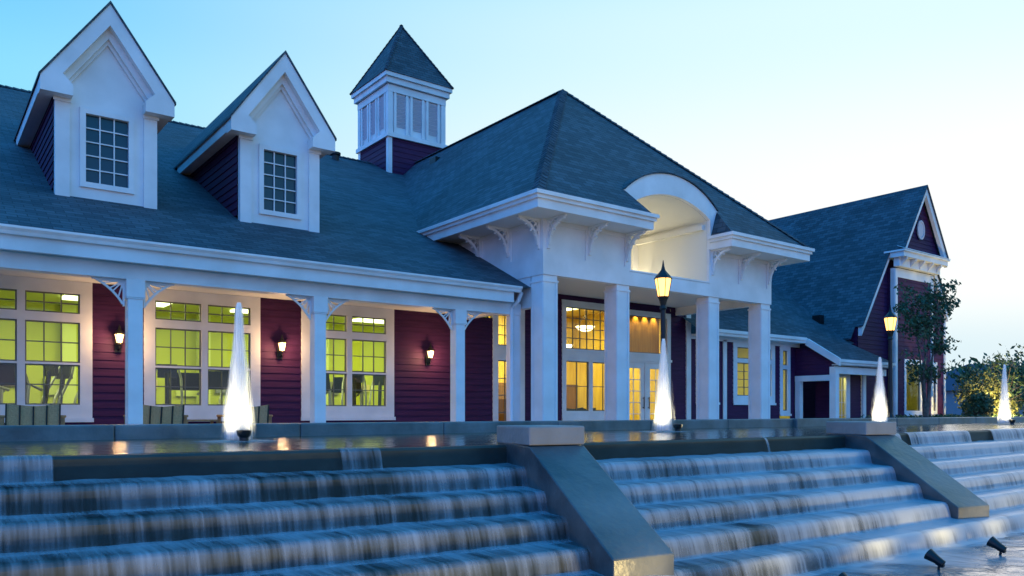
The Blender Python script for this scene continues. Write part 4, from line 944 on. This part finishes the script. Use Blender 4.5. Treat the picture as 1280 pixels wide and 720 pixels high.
# ================================================================== TREES, SHRUBS, FAR HOUSES
def leaves(b, c, rx, rz_, n, s0, s1, rnd, hollow=.35, mi=0):
    for _ in range(n):
        while True:
            p = Vector((rnd.uniform(-1, 1), rnd.uniform(-1, 1), rnd.uniform(-1, 1)))
            if hollow < p.length < 1: break
        q = Vector((c[0] + p.x * rx, c[1] + p.y * rx, c[2] + p.z * rz_)); s_ = rnd.uniform(s0, s1)
        a = Vector((rnd.gauss(0, 1), rnd.gauss(0, 1), rnd.gauss(0, .6))).normalized(); u = a.orthogonal().normalized(); v_ = a.cross(u)
        u *= s_; v_ *= s_ * .5
        b.poly([q - u, q - v_ * .9, q + u, q + v_ * .9], mi)
def tree(name, x, y, h, cr, lab, seed, leafm='leaf', nst=4, nleaf=2600, z0=.0, sparse=1.0, cat='tree', low=.35, ls=(.05, .10)):
    rnd = random.Random(seed); t = thing(name, lab, cat, (x, y, z0)); br = MB(); lf = MB(); tips = []
    for k in range(nst):
        a = 2 * math.pi * k / nst + rnd.uniform(-.4, .4); sp = cr * rnd.uniform(.25, .6)
        pts = [Vector((math.cos(a) * sp * u ** 1.3 + rnd.uniform(-.03, .03), math.sin(a) * sp * u ** 1.3 + rnd.uniform(-.03, .03), h * .86 * u)) for u in (0, .2, .4, .6, .8, 1)]
        r0 = .016 * h * (1.2 if nst == 1 else .75); br.tube(pts, [r0, r0 * .85, r0 * .65, r0 * .45, r0 * .28, r0 * .12], 7)
        for _ in range(7):
            i = rnd.randint(2, 5); p = pts[i]; d = Vector((rnd.uniform(-1, 1), rnd.uniform(-1, 1), rnd.uniform(.1, .9))).normalized() * cr * rnd.uniform(.35, .75)
            br.tube([p, p + d * .5 + Vector((0, 0, .03)), p + d], [r0 * .3, r0 * .18, r0 * .06], 5); tips.append(p + d); tips.append(p + d * .6)
        tips.append(pts[5]); tips.append(pts[4])
    tips = [q for q in tips if q.z > h * low]
    per = max(8, int(nleaf / len(tips)))
    for q in tips:
        rr = cr * rnd.uniform(.16, .34) * sparse; leaves(lf, q, rr, rr * .8, int(per * rnd.uniform(.5, 1.5)), *ls, rnd, 0.0)
    br.build('trunk', 'bark', t, z=0); lf.build('crown', leafm, t, z=0)
    return t
tree('shade_tree', 30.0, 14.2, 5.35, 1.45, 'slender green tree with open crown in front of the right gable wing', 3, 'leaf', 4, 3100, low=.36, ls=(.05, .105))
tree('ornamental_tree', 37.6, 14.6, 3.0, 1.9, 'wispy small tree behind the jet at right, with thin bare twigs', 11, 'leaf', 5, 190, sparse=.7, ls=(.05, .1), low=.5)
def shrub(x, y, h, r_, lab, seed, m='leaf_olive', n=1500):
    rnd = random.Random(seed); t = thing('garden_shrub', lab, 'shrub', (x, y, 0)); b = MB(); lf = MB()
    for k in range(7):
        a = k * .9; e = Vector((math.cos(a) * r_ * .6, math.sin(a) * r_ * .6, h * rnd.uniform(.6, .95))); b.tube([(0, 0, 0), e * .5 + Vector((0, 0, .08)), e], [.03, .02, .008], 5)
        leaves(lf, e * .8, r_ * .55, h * .3, n // 7, .04, .09, rnd, 0.0)
    b.build('stems', 'bark', t, z=0); lf.build('foliage', m, t, z=0)
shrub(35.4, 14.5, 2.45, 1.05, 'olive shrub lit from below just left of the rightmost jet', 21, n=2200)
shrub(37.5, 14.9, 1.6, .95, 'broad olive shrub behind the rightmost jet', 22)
shrub(33.9, 14.0, 1.5, .6, 'dark green shrub at the corner of the gable wing', 23, 'leaf')
shrub(39.6, 15.5, 1.7, 1.1, 'dark green shrub at the right edge of the view', 24, 'leaf')
lt = thing('garden_uplight', 'small ground uplight shining into the olive shrub', 'uplight', (34.9, 12.98, .34))
b = MB(); b.tube([(0, 0, 0), (0, 0, .12), (0, .05, .2)], [.02, .04, .05], 8); b.build('head', 'black', lt, z=0); lamp('light', 'SPOT', (0, .08, .22), 800, (1, .78, .3), lt, size=.04, spot=130, aim=(.5, 1, .9)); lamp('light', 'SPOT', (1.6, .08, .22), 500, (1, .78, .3), lt, size=.04, spot=130, aim=(2.1, 1.2, 1.1)); b = MB(); b.tube([(1.6, 0, 0), (1.6, 0, .12), (1.6, .05, .2)], [.02, .04, .05], 8); b.build('added_head', 'black', lt, z=0)  # second head and its lamp are added to brighten the shrubs
b = MB(); b.box(27.2, 42, 12.6, 12.85, -.7, -.28); tag(b.build('planter_wall', 'brick'), 'low brick planter wall under the tree and shrubs', 'planter wall')
b = MB(); b.box(27.2, 42, 12.851, 16.3, -.7, -.36); b.build('planting_bed', 'mulch')['kind'] = 'structure'
rnd = random.Random(5); b = MB()
for i in range(150):
    x = rnd.uniform(27.5, 41.5); y = rnd.uniform(12.95, 15.8); leaves(b, (x, y, -.24), .22, .16, 26, .03, .07, rnd, 0)
tag(b.build('ground_cover', 'leaf'), kind='stuff')
def house(x, y, w_, d_, hw_, hr, rz, lab):
    t = thing('distant_house', lab, 'house', (x, y, 0), rz); b = MB(); b.box(-w_ / 2, w_ / 2, -d_ / 2, d_ / 2, 0, hw_); wl = b.build('wall', 'farwall', t, z=0)
    b = MB(); e = .5
    A = [(-w_ / 2 - e, -d_ / 2 - e, hw_), (w_ / 2 + e, -d_ / 2 - e, hw_), (w_ / 2 + e, d_ / 2 + e, hw_), (-w_ / 2 - e, d_ / 2 + e, hw_)]; k0 = (-w_ / 2 + d_ / 2, 0, hw_ + hr); k1 = (w_ / 2 - d_ / 2, 0, hw_ + hr)
    b.poly([A[0], A[1], k1, k0]); b.poly([A[1], A[2], k1]); b.poly([A[2], A[3], k0, k1]); b.poly([A[3], A[0], k0]); b.poly(A[::-1]); b.build('roof', 'farroof', t, z=0)
    b = MB()
    for k in (-.3, .1, .35): b.box(k * w_ - .5, k * w_ + .5, -d_ / 2 - .03, -d_ / 2 - .002, .9, 2.2)
    b.build('window', 'darkglass', t, z=0)
house(93, 38, 14, 10, 2.9, 3.0, -.3, 'distant house with dark hipped roof left of the rightmost jet')
house(112, 36, 16, 10, 2.9, 3.0, -.5, 'distant house with dark roof right of the rightmost jet')
far = [(62, 25, 'left of the far bushes, beside the gable wing'), (68, 25.5, 'between the gable wing and the rightmost jet'), (76, 27, 'directly behind the rightmost jet'), (84, 28, 'at the right edge behind the jet')]
for i, (x, y, l_) in enumerate(far): tree('background_tree', x, y, 3.6 + .5 * (i % 2), 2.6, 'dark rounded tree far off ' + l_, 40 + i, 'leaf', 4, 1800, ls=(.14, .28), low=.12, sparse=1.5)
